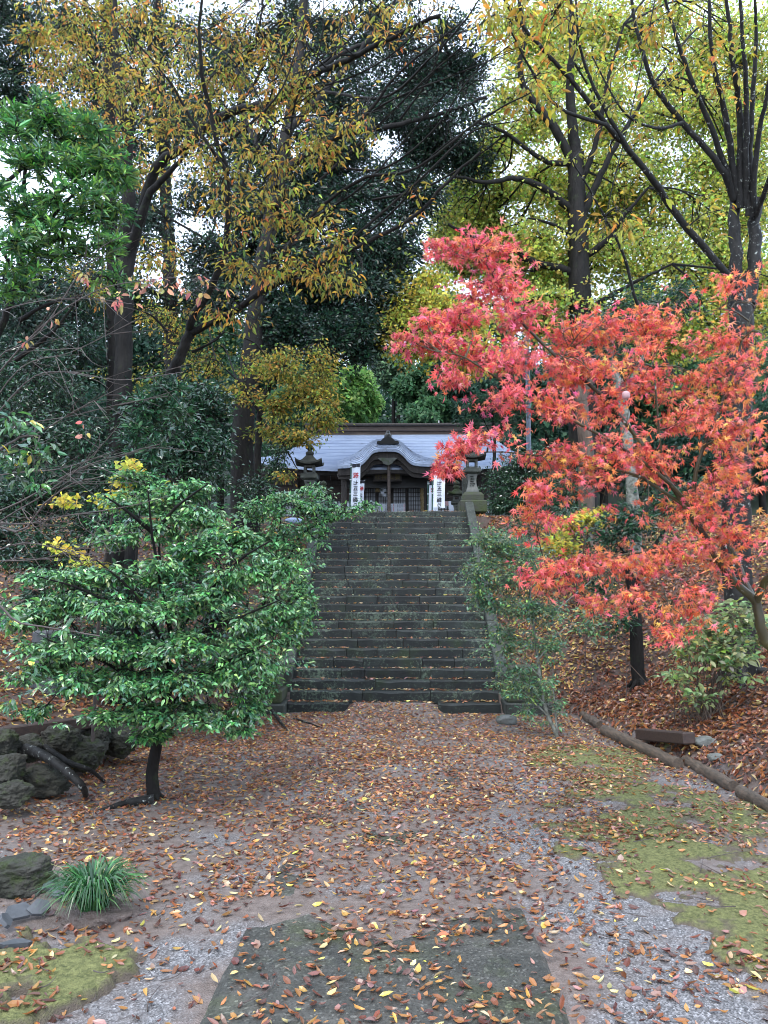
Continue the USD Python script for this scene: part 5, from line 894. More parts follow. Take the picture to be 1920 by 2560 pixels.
def shrub(name, label, px, Y, blobs, clumps, per, L, asp, pal, seed, mat='leaf_glossy', bark='bark_dark', stems=5, cat='shrub', single=0, r=0.03, tpl=LEAF2, **kw):
    b = base_at(px, Y); t = Tree(name, label, cat, b, bark, seed)
    bl = dsc(blobs)
    for k in range(stems):
        x, y, yy = bl[(k * 3) % len(bl)][:3]; e = at(x, y, yy); m = b * 0.55 + e * 0.45; m[2] = b[2] + (e[2] - b[2]) * 0.5
        t.limb([b - (0, 0, .05), m + t.R.normal(0, 0.06, 3), e], r, r * 0.3, 'stem', 7)
    t.foliage(blobs=bl, clumps=clumps, per=per, L=L, asp=asp, tpl=tpl, pal=pal, **kw); return t.finish(mat, single)
shrub('dark_bush', 'dark green bush massed behind the leaning tree on the left', 420, 14, [(330, 900, 13.5, 90, 60, .9), (390, 930, 13.5, 80, 60, .9), (440, 960, 13.5, 55, 50, .8), (390, 1010, 13.3, 90, 50, .8), (330, 1000, 13.3, 100, 50, .8), (440, 870, 13.8, 70, 50, .8, .7), (440, 900, 14, 50, 60, .8, .6)], 330, 7, 0.085, 0.45, SHR, 181, spread=0.16, droop=0.3, twl=0.4, freq=1.8, br=0.015)
shrub('dark_bush', 'low dark bush at the left behind the bare twigs', 130, 12, [(60, 950, 11.5, 100, 60, .8), (170, 960, 11.5, 100, 60, .8), (240, 1040, 11.3, 100, 60, .8), (110, 1060, 11.3, 110, 60, .8), (30, 1080, 11.2, 60, 60, .8), (200, 1130, 11, 110, 50, .7), (20, 860, 11.6, 80, 80, .9), (100, 800, 11.8, 90, 60, .9, .8), (10, 1180, 10.6, 70, 60, .6, .7), (100, 1190, 10.6, 90, 50, .6, .7)], 300, 7, 0.075, 0.45, SHR, 182, spread=0.14, droop=0.3, twl=0.4, freq=1.9, br=0.012)
shrub('dark_bush', 'shaded bush directly behind the left camellia crown', 300, 10.2, [(120, 1300, 10, 90, 40, .5), (250, 1280, 10, 90, 50, .5), (380, 1260, 10, 90, 50, .5), (480, 1330, 10.2, 70, 60, .5), (330, 1370, 10, 110, 50, .5), (180, 1390, 9.8, 90, 40, .5), (420, 1430, 10, 90, 50, .5), (520, 1440, 10.2, 50, 50, .5, .6), (450, 1180, 10.4, 60, 40, .5, .6)], 190, 7, 0.07, 0.45, SHR, 186, spread=0.12, droop=0.3, twl=0.35, freq=2, br=0.01)
shrub('dark_bush', 'dark leafy bush around the thick evergreen trunk foot', 560, 16, [(600, 990, 15.9, 25, 50, .5, .5), (560, 1060, 15.6, 50, 40, .6, .6), (450, 1040, 15.4, 50, 50, .7), (600, 930, 18.4, 40, 60, .6, .6)], 260, 7, 0.07, 0.45, SHR, 183, spread=0.14, droop=0.3, twl=0.4, freq=2, br=0.012)
shrub('clipped_hedge', 'dense dark clipped bush right of the right tall lantern', 1290, 20.5, [(1110, 1040, 20.5, 60, 45, .9), (1170, 1040, 20.5, 50, 50, .9), (1090, 1090, 20.3, 50, 35, .8), (1160, 1090, 20.3, 60, 40, .8), (1140, 1005, 20.5, 50, 30, .8), (1220, 1080, 20.5, 40, 50, .8)], 560, 7, 0.07, 0.5, [(0.018, 0.05, 0.022, 3), (0.03, 0.075, 0.03, 2)], 184, spread=0.12, droop=0.2, twl=0.3, freq=1.6, thr=0.36, br=0.01)
PINE = [(0.02, 0.06, 0.03, 3), (0.04, 0.09, 0.045, 2), (0.06, 0.12, 0.05, 1)]
b = base_at(1225, 22.5)
t = Tree('pruned_tree', 'small pruned evergreen with thin dark trunk before the right roof end', 'tree', b, 'bark_dark', 185)
t.limb([b, at(1232, 1230, 22.5), at(1236, 1130, 22.5), at(1232, 1040, 22.5), at(1225, 1010, 22.5)], 0.07, 0.03, 'trunk', 9)
t.limb(path3([(1234, 1120), (1215, 1060), (1190, 1030)], 22.5), 0.03, 0.01); t.limb(path3([(1234, 1110), (1260, 1060), (1290, 1040)], 22.5), 0.03, 0.01)
t.foliage(dsc([(1030, 875, 22.5, 35, 22, .5), (1065, 870, 22.5, 40, 22, .5), (1090, 905, 22.5, 35, 22, .5), (1020, 915, 22.5, 25, 15, .4, .6), (1110, 880, 22.5, 30, 25, .5)]), 300, 8, 0.07, 0.3, LEAF2, PINE, spread=0.12, droop=0.1, twl=0.25, freq=2, thr=0.4, br=0.012)
t.finish('leaf_wet')

# --- camellias
CAM_P = [(0.07, 0.19, 0.07, 4), (0.11, 0.26, 0.09, 3), (0.19, 0.36, 0.11, 2), (0.025, 0.085, 0.04, 2.2), (0.4, 0.3, 0.06, 0.05)]
b = ground_at(385, 1998); b[2] = land(b[0], b[1])
CY = float(b[1])
t = Tree('camellia_tree', 'spreading glossy green camellia with single dark trunk in left foreground', 'camellia', b, 'bark_dark', 191)
t.limb([b - (0, 0, .05), at(380, 1930, CY), at(392, 1860, CY), at(405, 1800, CY), at(420, 1720, CY), at(430, 1600, CY)], 0.062, 0.04, 'trunk', 12); t.roots(b, 0.06, 5)
for P in ([(405, 1800), (330, 1700), (230, 1640), (120, 1600)], [(405, 1790), (500, 1690), (600, 1640), (690, 1600)], [(430, 1600), (400, 1450), (380, 1330), (370, 1230)], [(430, 1600), (520, 1480), (600, 1400), (680, 1350)], [(420, 1720), (330, 1560), (220, 1480), (90, 1440)], [(430, 1640), (330, 1480), (240, 1400)], [(430, 1620), (560, 1560), (700, 1500)], [(385, 1330), (450, 1260), (520, 1210)], [(380, 1330), (320, 1280), (260, 1240)]):
    for o in (-0.35, 0.3):
        q = path3(P, CY, CY + o * 1.6); t.limb(q, 0.022, 0.006)
CB = [(90, 1250, 0, 60, 25, .4, .7), (170, 1240, 0, 80, 30, .5), (270, 1250, 0, 90, 30, .5), (370, 1230, 0, 90, 40, .5), (440, 1190, 0, 80, 35, .4), (510, 1160, 0, 60, 40, .4), (60, 1330, -.1, 60, 50, .5), (150, 1310, -.2, 80, 40, .5), (250, 1320, -.3, 90, 40, .5), (350, 1320, -.3, 90, 45, .5), (450, 1290, -.2, 90, 45, .5), (550, 1260, 0, 80, 50, .5), (620, 1230, .2, 50, 40, .4, .6), (120, 1400, -.2, 90, 40, .5), (230, 1400, -.4, 90, 45, .5), (340, 1410, -.4, 100, 45, .5), (450, 1390, -.3, 100, 50, .5), (560, 1360, -.1, 80, 50, .5), (630, 1330, .1, 50, 50, .4, .7), (80, 1450, -.1, 70, 35, .4, .7), (200, 1470, -.4, 90, 40, .5), (320, 1480, -.5, 100, 40, .5), (440, 1470, -.4, 100, 45, .5), (550, 1440, -.2, 80, 50, .5), (270, 1540, -.4, 80, 30, .4, .7), (380, 1540, -.4, 90, 35, .4, .8), (480, 1550, -.3, 70, 30, .4, .6), (540, 1530, -.2, 50, 40, .3, .5), (330, 1590, -.3, 40, 20, .3, .3), (70, 1540, -.1, 40, 20, .3, .25), (530, 1580, -.3, 30, 12, .2, .15), (340, 1150, .2, 90, 40, .4, .8), (300, 1090, .4, 90, 40, .4, .8), (380, 1070, .4, 80, 40, .4, .8), (430, 1120, .3, 70, 40, .4, .8), (270, 1170, .2, 70, 30, .4, .5), (430, 1050, .5, 50, 25, .3, .5), (300, 1030, .5, 50, 20, .3, .4)]
t.foliage(dsc([(x * .96 + 12, y, CY + o, rx, ry * .62, rY, *w) for x, y, o, rx, ry, rY, *w in CB]), 165, 8, 0.055, 0.48, LEAF6, CAM_P, spread=0.045, droop=0.35, up=0.7, twl=0.24, twr=0.003, freq=3.2, thr=0.46, soft=0.75, flat=0.3, br=0.008, nsec=5)
t.finish('leaf_glossy', 300)
YB = [(0.60, 0.48, 0.07, 1)]
b = ground_at(632, 1812); b[2] = land(b[0], b[1]); Y2 = float(b[1]) + 0.0
t = Tree('camellia_tree', 'second camellia with slim trunks beside the left stair pedestal, reaching over the steps', 'camellia', b, 'bark_dark', 192)
t.limb([b - (0, 0, .05), at(628, 1760, Y2), at(640, 1650, Y2), at(660, 1500, Y2)], 0.045, 0.03, 'trunk', 9); t.limb([b + (-0.12, 0.05, -0.02), at(612, 1740, Y2), at(600, 1640, Y2), at(620, 1500, Y2 + .2)], 0.035, 0.02, 'trunk', 9)
for P in ([(660, 1500), (650, 1380), (620, 1280)], [(660, 1500), (720, 1400), (760, 1330), (860, 1290), (930, 1255)], [(640, 1600), (720, 1540), (790, 1520)], [(650, 1560), (560, 1450), (520, 1350)], [(650, 1450), (700, 1320), (690, 1240)]): t.limb(path3(P, Y2, Y2 - .1), 0.02, 0.006)
t.foliage(dsc([(560, 1100, Y2, 60, 30, .5, .8), (620, 1090, Y2, 60, 30, .5, .8), (680, 1100, Y2, 60, 30, .4, .7), (730, 1110, Y2, 50, 20, .3, .5), (790, 1095, Y2, 35, 14, .2, .25), (600, 1150, Y2, 60, 40, .5), (670, 1150, Y2, 50, 30, .4, .6), (560, 1190, Y2, 60, 40, .5), (620, 1210, Y2, 60, 40, .5), (600, 1290, Y2, 70, 50, .5), (650, 1280, Y2, 45, 50, .4), (640, 1350, Y2, 50, 40, .4), (590, 1390, Y2, 70, 50, .5), (570, 1450, Y2, 60, 40, .5), (540, 1500, Y2, 50, 40, .4, .7), (680, 1060, Y2 + .2, 40, 15, .3, .3)]), 130, 8, 0.06, 0.45, LEAF6, CAM_P, spread=0.05, droop=0.35, up=0.6, twl=0.28, twr=0.004, freq=2.6, thr=0.40, br=0.01)
t.finish('leaf_glossy')

# --- thin shrub, hydrangea, ground shrubs and trunks on the right
THIN = [(0.09, 0.18, 0.09, 3), (0.14, 0.23, 0.10, 2), (0.22, 0.27, 0.08, 1), (0.05, 0.115, 0.07, 2)]
b = ground_at(1394, 1845); Y3 = float(b[1])
t = Tree('thin_shrub', 'thin pale-stemmed shrub with small leaves right of the stair foot', 'shrub', b, 'bark_pale', 201)
for P, r in (([(1394, 1845), (1360, 1760), (1345, 1650), (1330, 1540), (1322, 1450), (1310, 1380)], .028), ([(1394, 1845), (1385, 1750), (1380, 1700)], .016), ([(1360, 1760), (1300, 1690), (1260, 1600)], .012), ([(1345, 1650), (1400, 1580), (1440, 1560)], .012), ([(1330, 1540), (1250, 1480), (1180, 1440)], .012), ([(1322, 1450), (1300, 1390), (1240, 1360)], .01), ([(1350, 1690), (1300, 1640), (1240, 1560)], .01), ([(1335, 1580), (1420, 1500), (1480, 1450)], .01), ([(1370, 1790), (1300, 1720), (1270, 1690)], .012)): t.limb(path3(P, Y3, Y3 + .15), r, r * 0.35, 'stem', 7)
t.foliage(dsc([(1060, 1170, Y3, 55, 30, .4), (1120, 1190, Y3, 60, 35, .4), (1040, 1230, Y3, 50, 35, .4), (1100, 1250, Y3, 60, 35, .4), (1160, 1240, Y3, 50, 40, .4, .7), (1050, 1290, Y3, 40, 25, .3, .6), (1110, 1310, Y3, 60, 30, .4, .8), (1170, 1320, Y3, 60, 30, .4, .6), (1090, 1380, Y3, 50, 35, .3, .6), (1130, 1420, Y3, 60, 40, .3, .6), (1190, 1400, Y3, 40, 40, .3, .4), (1110, 1480, Y3, 50, 30, .3, .5), (1170, 1490, Y3, 40, 40, .3, .3), (1200, 1530, Y3, 30, 30, .2, .15), (1150, 1540, Y3, 40, 30, .2, .25)]), 215, 7, 0.045, 0.5, LEAF6, THIN, spread=0.05, droop=0.2, up=0.6, twl=0.22, twr=0.0025, freq=3, thr=0.43, br=0.006)
t.finish('leaf_wet')
HYD = [(0.22, 0.30, 0.13, 4), (0.32, 0.38, 0.18, 2), (0.14, 0.21, 0.09, 2), (0.36, 0.36, 0.10, 0.7)]
b = at(1755, 1735, 9.6); b[2] = land(b[0], 9.6)
t = Tree('hydrangea_bush', 'pale green hydrangea bush with bare canes on the right bank', 'hydrangea', b, 'bark_brown', 211)
R_ = rng(3)
for k in range(46):
    a = R_.normal(0, 1); e = at(1755 + a * 65, 1600 + R_.random() * 80, 9.6 + R_.normal(0, .25)); s0 = b + R_.normal(0, 0.10, 3) * (1, 1, 0); s0[2] = land(s0[0], s0[1]) - .02
    t.limb([s0, (s0 + e) / 2 + R_.normal(0, .04, 3), e], 0.007, 0.004, 'cane', 5, 0.0)
t.foliage([(1770, 1570, 9.6, 80, 40, .4, 1), (1840, 1540, 9.6, 60, 45, .4, 1), (1790, 1640, 9.4, 70, 35, .4, .8), (1860, 1600, 9.6, 50, 50, .4, .7), (1830, 1630, 9.4, 60, 40, .4, .7), (1720, 1620, 9.5, 40, 30, .3, .35), (1740, 1740, 9.4, 60, 30, .3, .3), (1700, 1700, 9.4, 35, 40, .25, .25), (1830, 1700, 9.4, 50, 40, .3, .25)], 88, 5, 0.075, 0.62, LEAF6, HYD, spread=0.06, droop=0.2, up=0.7, twl=0.16, twr=0.003, freq=3, thr=0.38, br=0.005)
t.finish('leaf_matte', 250)
def small(name, label, px, py, Y, r, n, L, pal, seed, asp=0.5, cat='plant', mat='leaf_wet', tpl=LEAF6):
    p = at(px, py, Y); b = p.copy(); b[2] = land(b[0], Y); t = Tree(name, label, cat, b, 'bark_twig', seed)
    t.limb([b - (0, 0, .03), b + (0.02, 0, max(0.08, (p[2] - b[2]) * 0.8))], 0.008, 0.004, 'stem', 5, 0)
    t.foliage([(px, py, Y, r, r * 0.75, r / FPX * Y)], n, 5, L, asp, tpl, pal, spread=0.07, droop=0.1, up=0.7, twl=0.14, twr=0.002, freq=3, thr=0.35, br=0.004, nsec=3); return t.finish(mat)
small('seedling', 'lone leafy seedling on the leaf-covered bank below the hydrangea', 1682, 1695, 9.9, 22, 8, 0.1, HYD, 221)
for k, (px, py, Y, r, n, pal, lab) in enumerate(((1500, 1470, 13.5, 60, 90, SHR, 'low green shrub on the bank behind the lowest maple leaves'), (1420, 1330, 15.5, 90, 160, SHR, 'green shrub between thin shrub and grey trunk on the bank'), (1590, 1290, 15, 70, 130, SHR, 'dark green shrub at the foot of the grey trunk'), (1460, 1560, 12.6, 50, 60, THIN, 'small leafy shrub on the bank above the border logs'), (1380, 1260, 17, 70, 120, SHR, 'shrub below the clipped bush near the upper stairs'), (1290, 1330, 16, 45, 80, SHR, 'shrub hugging the right kerb of the upper stairs'), (1560, 1560, 11.6, 45, 40, SHR, 'shrublet beside the short dark tree trunk'))):
    small('bank_shrub', lab, px, py, Y, r, n, 0.085, pal, 230 + k, 0.45, 'shrub')
GB_ = [(1430, 1310, 15, 70, 26, .5), (1400, 1360, 14.6, 50, 30, .4), (1480, 1290, 15, 40, 20, .4)]
b = base_at(1440, 15)
t = Tree('yellow_sapling', 'thin sapling with small yellow leaves below the maple', 'sapling', b, 'bark_twig', 241)
t.limb([b, at(1440, 1400, 15), at(1430, 1310, 15)], 0.02, 0.006, 'stem', 6); t.foliage(GB_, 110, 4, 0.075, 0.9, FAN, GINY, spread=0.1, droop=0.3, twl=0.25, twr=0.003); t.finish('leaf_matte')
for lab, pts, Y, r, bark in (('short dark trunk on the right bank behind low maple leaves', [(1590, 1655), (1588, 1560), (1580, 1480), (1560, 1380)], 12.0, .11, 'bark_dark'), ('brown trunk between the clipped bush and the grey trunk', [(1470, 1320), (1465, 1150), (1455, 1000), (1450, 900)], 17.5, .2, 'bark_brown'), ('pale grey lichened trunk right of the brown trunk', [(1590, 1330), (1580, 1220), (1570, 1120), (1555, 1000), (1530, 900)], 15.0, .13, 'bark_pale')):
    b = base_at(pts[0][0], Y); t = Tree('tree_trunk', lab, 'tree', b, bark, int(Y * 10)); t.limb([b - (0, 0, .15)] + path3(pts[1:], Y), r, r * .6, 'trunk', 12); t.roots(b, r)
    t.limb(path3([pts[-2], (pts[-2][0] + 60, pts[-2][1] - 120), (pts[-2][0] + 150, pts[-2][1] - 260)], Y), r * .4, r * .12)
    t.foliage([(pts[-1][0], pts[-1][1] - 60, Y, 110, 60, .8), (pts[-2][0] + 130, pts[-2][1] - 240, Y, 90, 60, .7)], 150, 6, 0.09, 0.5, LEAF2, SHR, spread=0.15, twl=0.4); t.finish('leaf_wet')
# --- near left sprigs and bare twig tangle
NG_ = [(0.045, 0.13, 0.04, 3), (0.10, 0.22, 0.05, 1.2), (0.5, 0.4, 0.06, 0.4), (0.04, 0.11, 0.05, 2)]
b = np.array([-2.7, 3.9, land(-2.7, 3.9)])
t = Tree('near_sprig', 'close-up glossy leafy sprigs entering at the left edge', 'shrub', b, 'bark_twig', 251)
t.limb([b, at(-120, 1500, 4), at(-60, 1200, 4), at(40, 1100, 4), at(100, 1090, 4)], 0.014, 0.004, 'stem', 6); t.limb([b + (0.02, 0, 0), at(-100, 1550, 4), at(60, 1560, 4), at(250, 1590, 4)], 0.01, 0.003, 'stem', 6); t.limb([b + (0, .03, 0), at(-100, 1700, 4.2), at(-20, 1560, 4.2), at(60, 1500, 4.2)], 0.01, 0.003, 'stem', 6)
t.foliage([(30, 1060, 4, 50, 40, .15, .8), (95, 1130, 4, 50, 60, .12, .7), (30, 1170, 4, 50, 60, .12, .6), (90, 1210, 4, 25, 30, .1, .2), (30, 1540, 4.2, 60, 50, .15, .6), (150, 1560, 4, 60, 40, .12, .3), (20, 1760, 4.3, 30, 30, .1, .2), (60, 1690, 4.2, 50, 50, .12, .25)], 20, 4, 0.06, 0.42, LEAF6, NG_, spread=0.03, droop=0.5, up=0.5, twl=0.12, twr=0.002, freq=4, thr=0.3, br=0.003, nsec=3)
t.finish('leaf_glossy', 150)
PINK = [(0.55, 0.25, 0.17, 2), (0.5, 0.34, 0.1, 1.5), (0.5, 0.17, 0.14, 1.2), (0.4, 0.36, 0.12, 0.6)]
b = np.array([-3.9, 5.6, land(-3.9, 5.6)])
t = Tree('bare_cherry', 'nearly bare shrub whose fine twigs spread in from the left edge, few pink leaves', 'shrub', b, 'bark_twig', 261)
t.limb([b, at(-200, 1500, 5.6), at(-120, 1200, 5.6), at(-60, 1000, 5.5)], 0.03, 0.015, 'stem', 7)
R_ = rng(12)
MT = [([(-60, 1000), (60, 860), (150, 780), (260, 720), (380, 700), (470, 690)], .007), ([(-60, 1000), (0, 890), (100, 830), (230, 640), (330, 580)], .006), ([(-100, 1150), (60, 960), (160, 930), (300, 950), (460, 930)], .006), ([(-100, 1150), (40, 930), (180, 880), (340, 800)], .005), ([(-120, 1200), (100, 1080), (200, 1020), (320, 960)], .005), ([(-120, 1250), (40, 1330), (110, 1260), (180, 1210), (260, 1190)], .010), ([(-100, 1300), (60, 1310), (160, 1290), (300, 1270), (420, 1240)], .008), ([(-100, 1420), (40, 1360), (140, 1370), (230, 1390)], .007), ([(-60, 1300), (60, 1250), (200, 1170), (330, 1130), (400, 1110)], .007), ([(-80, 1360), (20, 1290), (120, 1230), (220, 1150), (300, 1060)], .006), ([(-80, 1400), (80, 1400), (200, 1370), (330, 1330)], .005), ([(-80, 1100), (60, 1060), (180, 1040), (300, 1010), (420, 990)], .004), ([(-60, 800), (60, 760), (200, 745), (330, 760)], .004), ([(-100, 1200), (60, 1180), (160, 1170), (280, 1130)], .006)]
for P, r in MT:
    Q = t.limb(path3(P, 5.6, 5.0), r, 0.002, 'branch', 6, 0)
    n = 13; i0 = R_.integers(2, len(Q) - 2, n); d = unit(Q[np.minimum(i0 + 1, len(Q) - 1)] - Q[i0]); e = Q[i0] + (unit(d + R_.normal(0, 0.55, (n, 3)) * (1, .5, 1)) * (0.15 + 0.4 * R_.random((n, 1))))
    u = np.linspace(0, 1, 5)[None, :, None]; m = (Q[i0] + e) / 2 + R_.normal(0, 0.03, (n, 3)); T = (1 - u) ** 2 * Q[i0][:, None] + 2 * u * (1 - u) * m[:, None] + u**2 * e[:, None]
    t.tw.append((T, np.broadcast_to(np.linspace(0.003, 0.001, 5), (n, 5))))
t.foliage([(380, 720, 5.1, 110, 40, .15, .8), (500, 720, 5.1, 60, 30, .1, .5), (290, 760, 5.1, 70, 30, .1, .3), (130, 790, 5.2, 40, 30, .1, .15), (200, 690, 5.1, 40, 30, .1, .2), (60, 860, 5.2, 40, 30, .1, .1), (240, 1070, 5.1, 40, 40, .1, .08)], 26, 2, 0.045, 0.55, LEAF6, PINK, spread=0.03, droop=0.9, up=0.3, twl=0.12, twr=0.0015, freq=4, thr=0.3, br=0.002, nsec=1)
t.finish('leaf_matte', 100, sides=3)
YS = [(0.58, 0.50, 0.08, 1)]
b = base_at(250, 8.2)
t = Tree('yellow_sprout', 'sprigs of small yellow leaves above the left camellia crown', 'shrub', b, 'bark_twig', 271)
t.limb([b, at(250, 1500, 8.2), at(280, 1300, 8.1), at(310, 1200, 8)], 0.02, 0.006, 'stem', 6); t.limb(path3([(280, 1300), (200, 1360), (150, 1390)], 8.1), 0.008, 0.003, 'stem', 5)
t.foliage([(310, 1190, 8, 40, 25, .2), (300, 1240, 8, 40, 20, .2, .6), (150, 1370, 7.9, 50, 22, .2, .6), (170, 1255, 8, 60, 14, .2, .7), (240, 1250, 8, 40, 14, .2, .5), (330, 1160, 8, 30, 20, .2, .5), (230, 1410, 7.6, 50, 15, .2, .4)], 40, 3, 0.055, 0.9, FAN, YS, spread=0.06, droop=0.3, twl=0.15, twr=0.002, br=0.003, nsec=2); t.finish('leaf_matte')

# --- grass tuft at the lower left
p = gl(230, 2290); t = thing('grass_tuft', 'dark green arching grass tuft on a small soil mound, lower left', 'grass tuft', p)
v, f = rock((p[0] + 0.03, p[1] + 0.02, -0.03), (0.24, 0.2, 0.10), 8, 4, 0.3); put(t, 'soil_mound', (v, f), MAT['ground'], smooth=True, tint=np.tile((-0.5, 0.25, 0), (len(v), 1)))
R_ = rng(44); n = 430; a = R_.random(n) * 2 * np.pi; l = 0.15 + 0.15 * R_.random(n); dr = np.stack([np.cos(a), np.sin(a), 0 * a], 1)
s0 = np.array([p[0], p[1], 0.05]) + dr * (0.085 * R_.random((n, 1))); hgt = (0.10 + 0.13 * R_.random(n)); k = 6; u = np.linspace(0, 1, k)
C = s0[:, None] + dr[:, None] * (l[:, None] * u[None] ** 1.2)[..., None]; C[..., 2] += hgt[:, None] * np.sin(u[None] * np.pi * (0.62 + 0.28 * R_.random((n, 1))))
w = 0.0052 * (1 - u ** 2.5)[None, :, None] * (0.7 + 0.6 * R_.random((n, 1, 1))) + 0.0004; sd = np.stack([-np.sin(a), np.cos(a), 0.3 * R_.normal(size=n)], 1)[:, None]
V = np.stack([C - sd * w, C + sd * w], 2).reshape(n, 2 * k, 3); q = np.array([(2 * i_, 2 * i_ + 1, 2 * i_ + 3, 2 * i_ + 2) for i_ in range(k - 1)]); cols = tints(n, [(0.035, 0.12, 0.035, 3), (0.02, 0.07, 0.025, 3), (0.08, 0.18, 0.05, 1), (0.4, 0.36, 0.15, 0.12)], R_)
for i_ in range(n):
    if i_ < 290: put(t, 'blade', cat_([(V[i_], q)]), MAT['leaf_wet'], tint=np.repeat(cols[i_:i_ + 1], 2 * k, 0))
F = (q[None] + (np.arange(n - 290) * 2 * k)[:, None, None]).reshape(-1, 4); put(t, 'blades', cat_([(V[290:].reshape(-1, 3), F)]), MAT['leaf_wet'], tint=np.repeat(cols[290:], 2 * k, 0), kind='stuff')

# --- hillside forest behind the shrine
def far_tree(label, px, py, Y, rx, ry, pal, seed, n=900, L=0.26):
    p = at(px, py, Y); b = np.array([p[0], Y, min(land(p[0], Y), p[2] - 1)]); R = rng(seed)
    t = thing('hill_tree', label, 'tree', b, 'trees on the hillside behind the shrine')
    put(t, 'trunk', tube(spline([b - (0, 0, .3), b * .5 + p * .5, p], 8), np.linspace(0.2, 0.07, 8), 8, .1, seed), MAT['bark_dark'], smooth=60)
    rad = np.array([rx, rx, ry * 1.25]) / FPX * Y
    lob = unit(R.normal(size=(16, 3))) * (0.5 + 0.25 * R.random((16, 1))); lob[:, 2] = lob[:, 2] * .9 + .1
    k = R.integers(0, 16, n * 9); q = lob[k] + unit(R.normal(size=(n * 9, 3))) * (0.42 * R.random((n * 9, 1)) ** .3); P = p + q * rad
    g = meshkit.fbm(P * 0.9, 3, seed) > 0.42; P, q, k = P[g], q[g], k[g]; m = len(P); N = unit(q + R.normal(0, .5, (m, 3)) + (0, 0, .5)); D = unit(R.normal(size=(m, 3)) + (0, 0, -.2))
    lf = LEAF2; col = tints(m, pal, R) ; put(t, 'crown', leaves(P, D, N, L * np.exp(R.normal(0, .25, m)), L * .6, lf), MAT['leaf_far'], tint=np.repeat(col, 4, 0), kind='stuff')
BLU = [(0.02, 0.055, 0.035, 3), (0.03, 0.075, 0.045, 2)]; GRN = [(0.045, 0.11, 0.05, 3), (0.07, 0.15, 0.06, 2)]; LIM = [(0.14, 0.28, 0.07, 3), (0.2, 0.34, 0.08, 2), (0.09, 0.2, 0.06, 1)]; YEL = [(0.55, 0.38, 0.05, 3), (0.4, 0.33, 0.05, 2)]; SIL = [(0.10, 0.17, 0.10, 3), (0.14, 0.22, 0.12, 2)]
FT = [(748, 850, 38, 72, 58, LIM, 'light green tree directly above the left part of the roof ridge'), (690, 800, 37, 45, 40, YEL, 'orange-yellow tree crown left of the light green tree'), (790, 880, 39, 35, 30, LIM, 'small light green crown just left above the roof peak'), (850, 800, 44, 50, 45, SIL, 'silvery green round crown above the gable peak'), (900, 850, 43, 55, 45, GRN, 'mid green crown right of the silvery one'), (960, 820, 44, 60, 55, BLU, 'dark blue-green crown above the right roof ridge'), (930, 900, 40, 60, 30, GRN, 'low green crown touching the right ridge end'), (1000, 880, 40, 50, 45, BLU, 'dark crown behind the pruned evergreen'), (780, 730, 50, 50, 60, BLU, 'dark crown in the gap below the evergreen'), (860, 700, 55, 70, 60, BLU, 'distant dark blue-green crown on the ridge'), (960, 700, 55, 70, 60, GRN, 'distant green crown behind yellow ginkgo leaves'), (1080, 830, 42, 80, 70, BLU, 'dark crown around the grey pole'), (1180, 880, 40, 90, 80, BLU, 'dark crown behind the maple left half'), (1300, 850, 40, 100, 90, BLU, 'dark crown behind the middle of the maple'), (1430, 850, 40, 100, 90, GRN, 'green crown behind the right half of the maple'), (1560, 800, 40, 110, 100, GRN, 'green crown at right behind the many-stemmed tree'), (640, 850, 36, 60, 70, GRN, 'green crown behind the golden tree'), (560, 780, 38, 70, 70, BLU, 'dark crown behind the thick trunk'), (450, 740, 40, 90, 90, GRN, 'green crown between the left trunks'), (330, 780, 38, 90, 100, BLU, 'dark crown behind the tall straight left trunk'), (180, 760, 36, 110, 110, BLU, 'dark crown behind the left bare twigs'), (40, 760, 34, 110, 120, BLU, 'dark crown at far left'), (1100, 1000, 34, 80, 50, BLU, 'low dark crown right of the shrine'), (1300, 1000, 33, 100, 60, BLU, 'low dark crown behind the brown trunk'), (1500, 1000, 32, 110, 70, BLU, 'low dark crown behind the maple right part'), (1640, 950, 32, 90, 90, BLU, 'low dark crown at the right edge'), (480, 900, 31, 90, 70, BLU, 'low dark crown left of the shrine'), (350, 950, 29, 100, 70, BLU, 'low dark crown behind the dark bush'), (160, 930, 28, 120, 80, BLU, 'low dark crown far left behind the bank'), (1050, 720, 52, 80, 60, GRN, 'distant green crown above the pole'), (1200, 730, 50, 90, 70, GRN, 'distant green crown behind the ginkgo trunk'), (1400, 700, 50, 110, 80, LIM, 'yellowish green crown far behind the ginkgo'), (1580, 620, 46, 110, 90, LIM, 'yellowish green crown far right behind the stems'), (1150, 600, 60, 90, 60, LIM, 'pale green crown on the skyline right of centre'), (700, 640, 62, 90, 60, BLU, 'dark crown on the skyline left of centre')]
for k, (x, y, Y, rx, ry, pal, lab) in enumerate(FT): far_tree(lab, x * K, y * K, Y, rx * K, ry * K, pal, 300 + k, 800 if Y < 45 else 600, 0.22 if Y < 36 else 0.27)

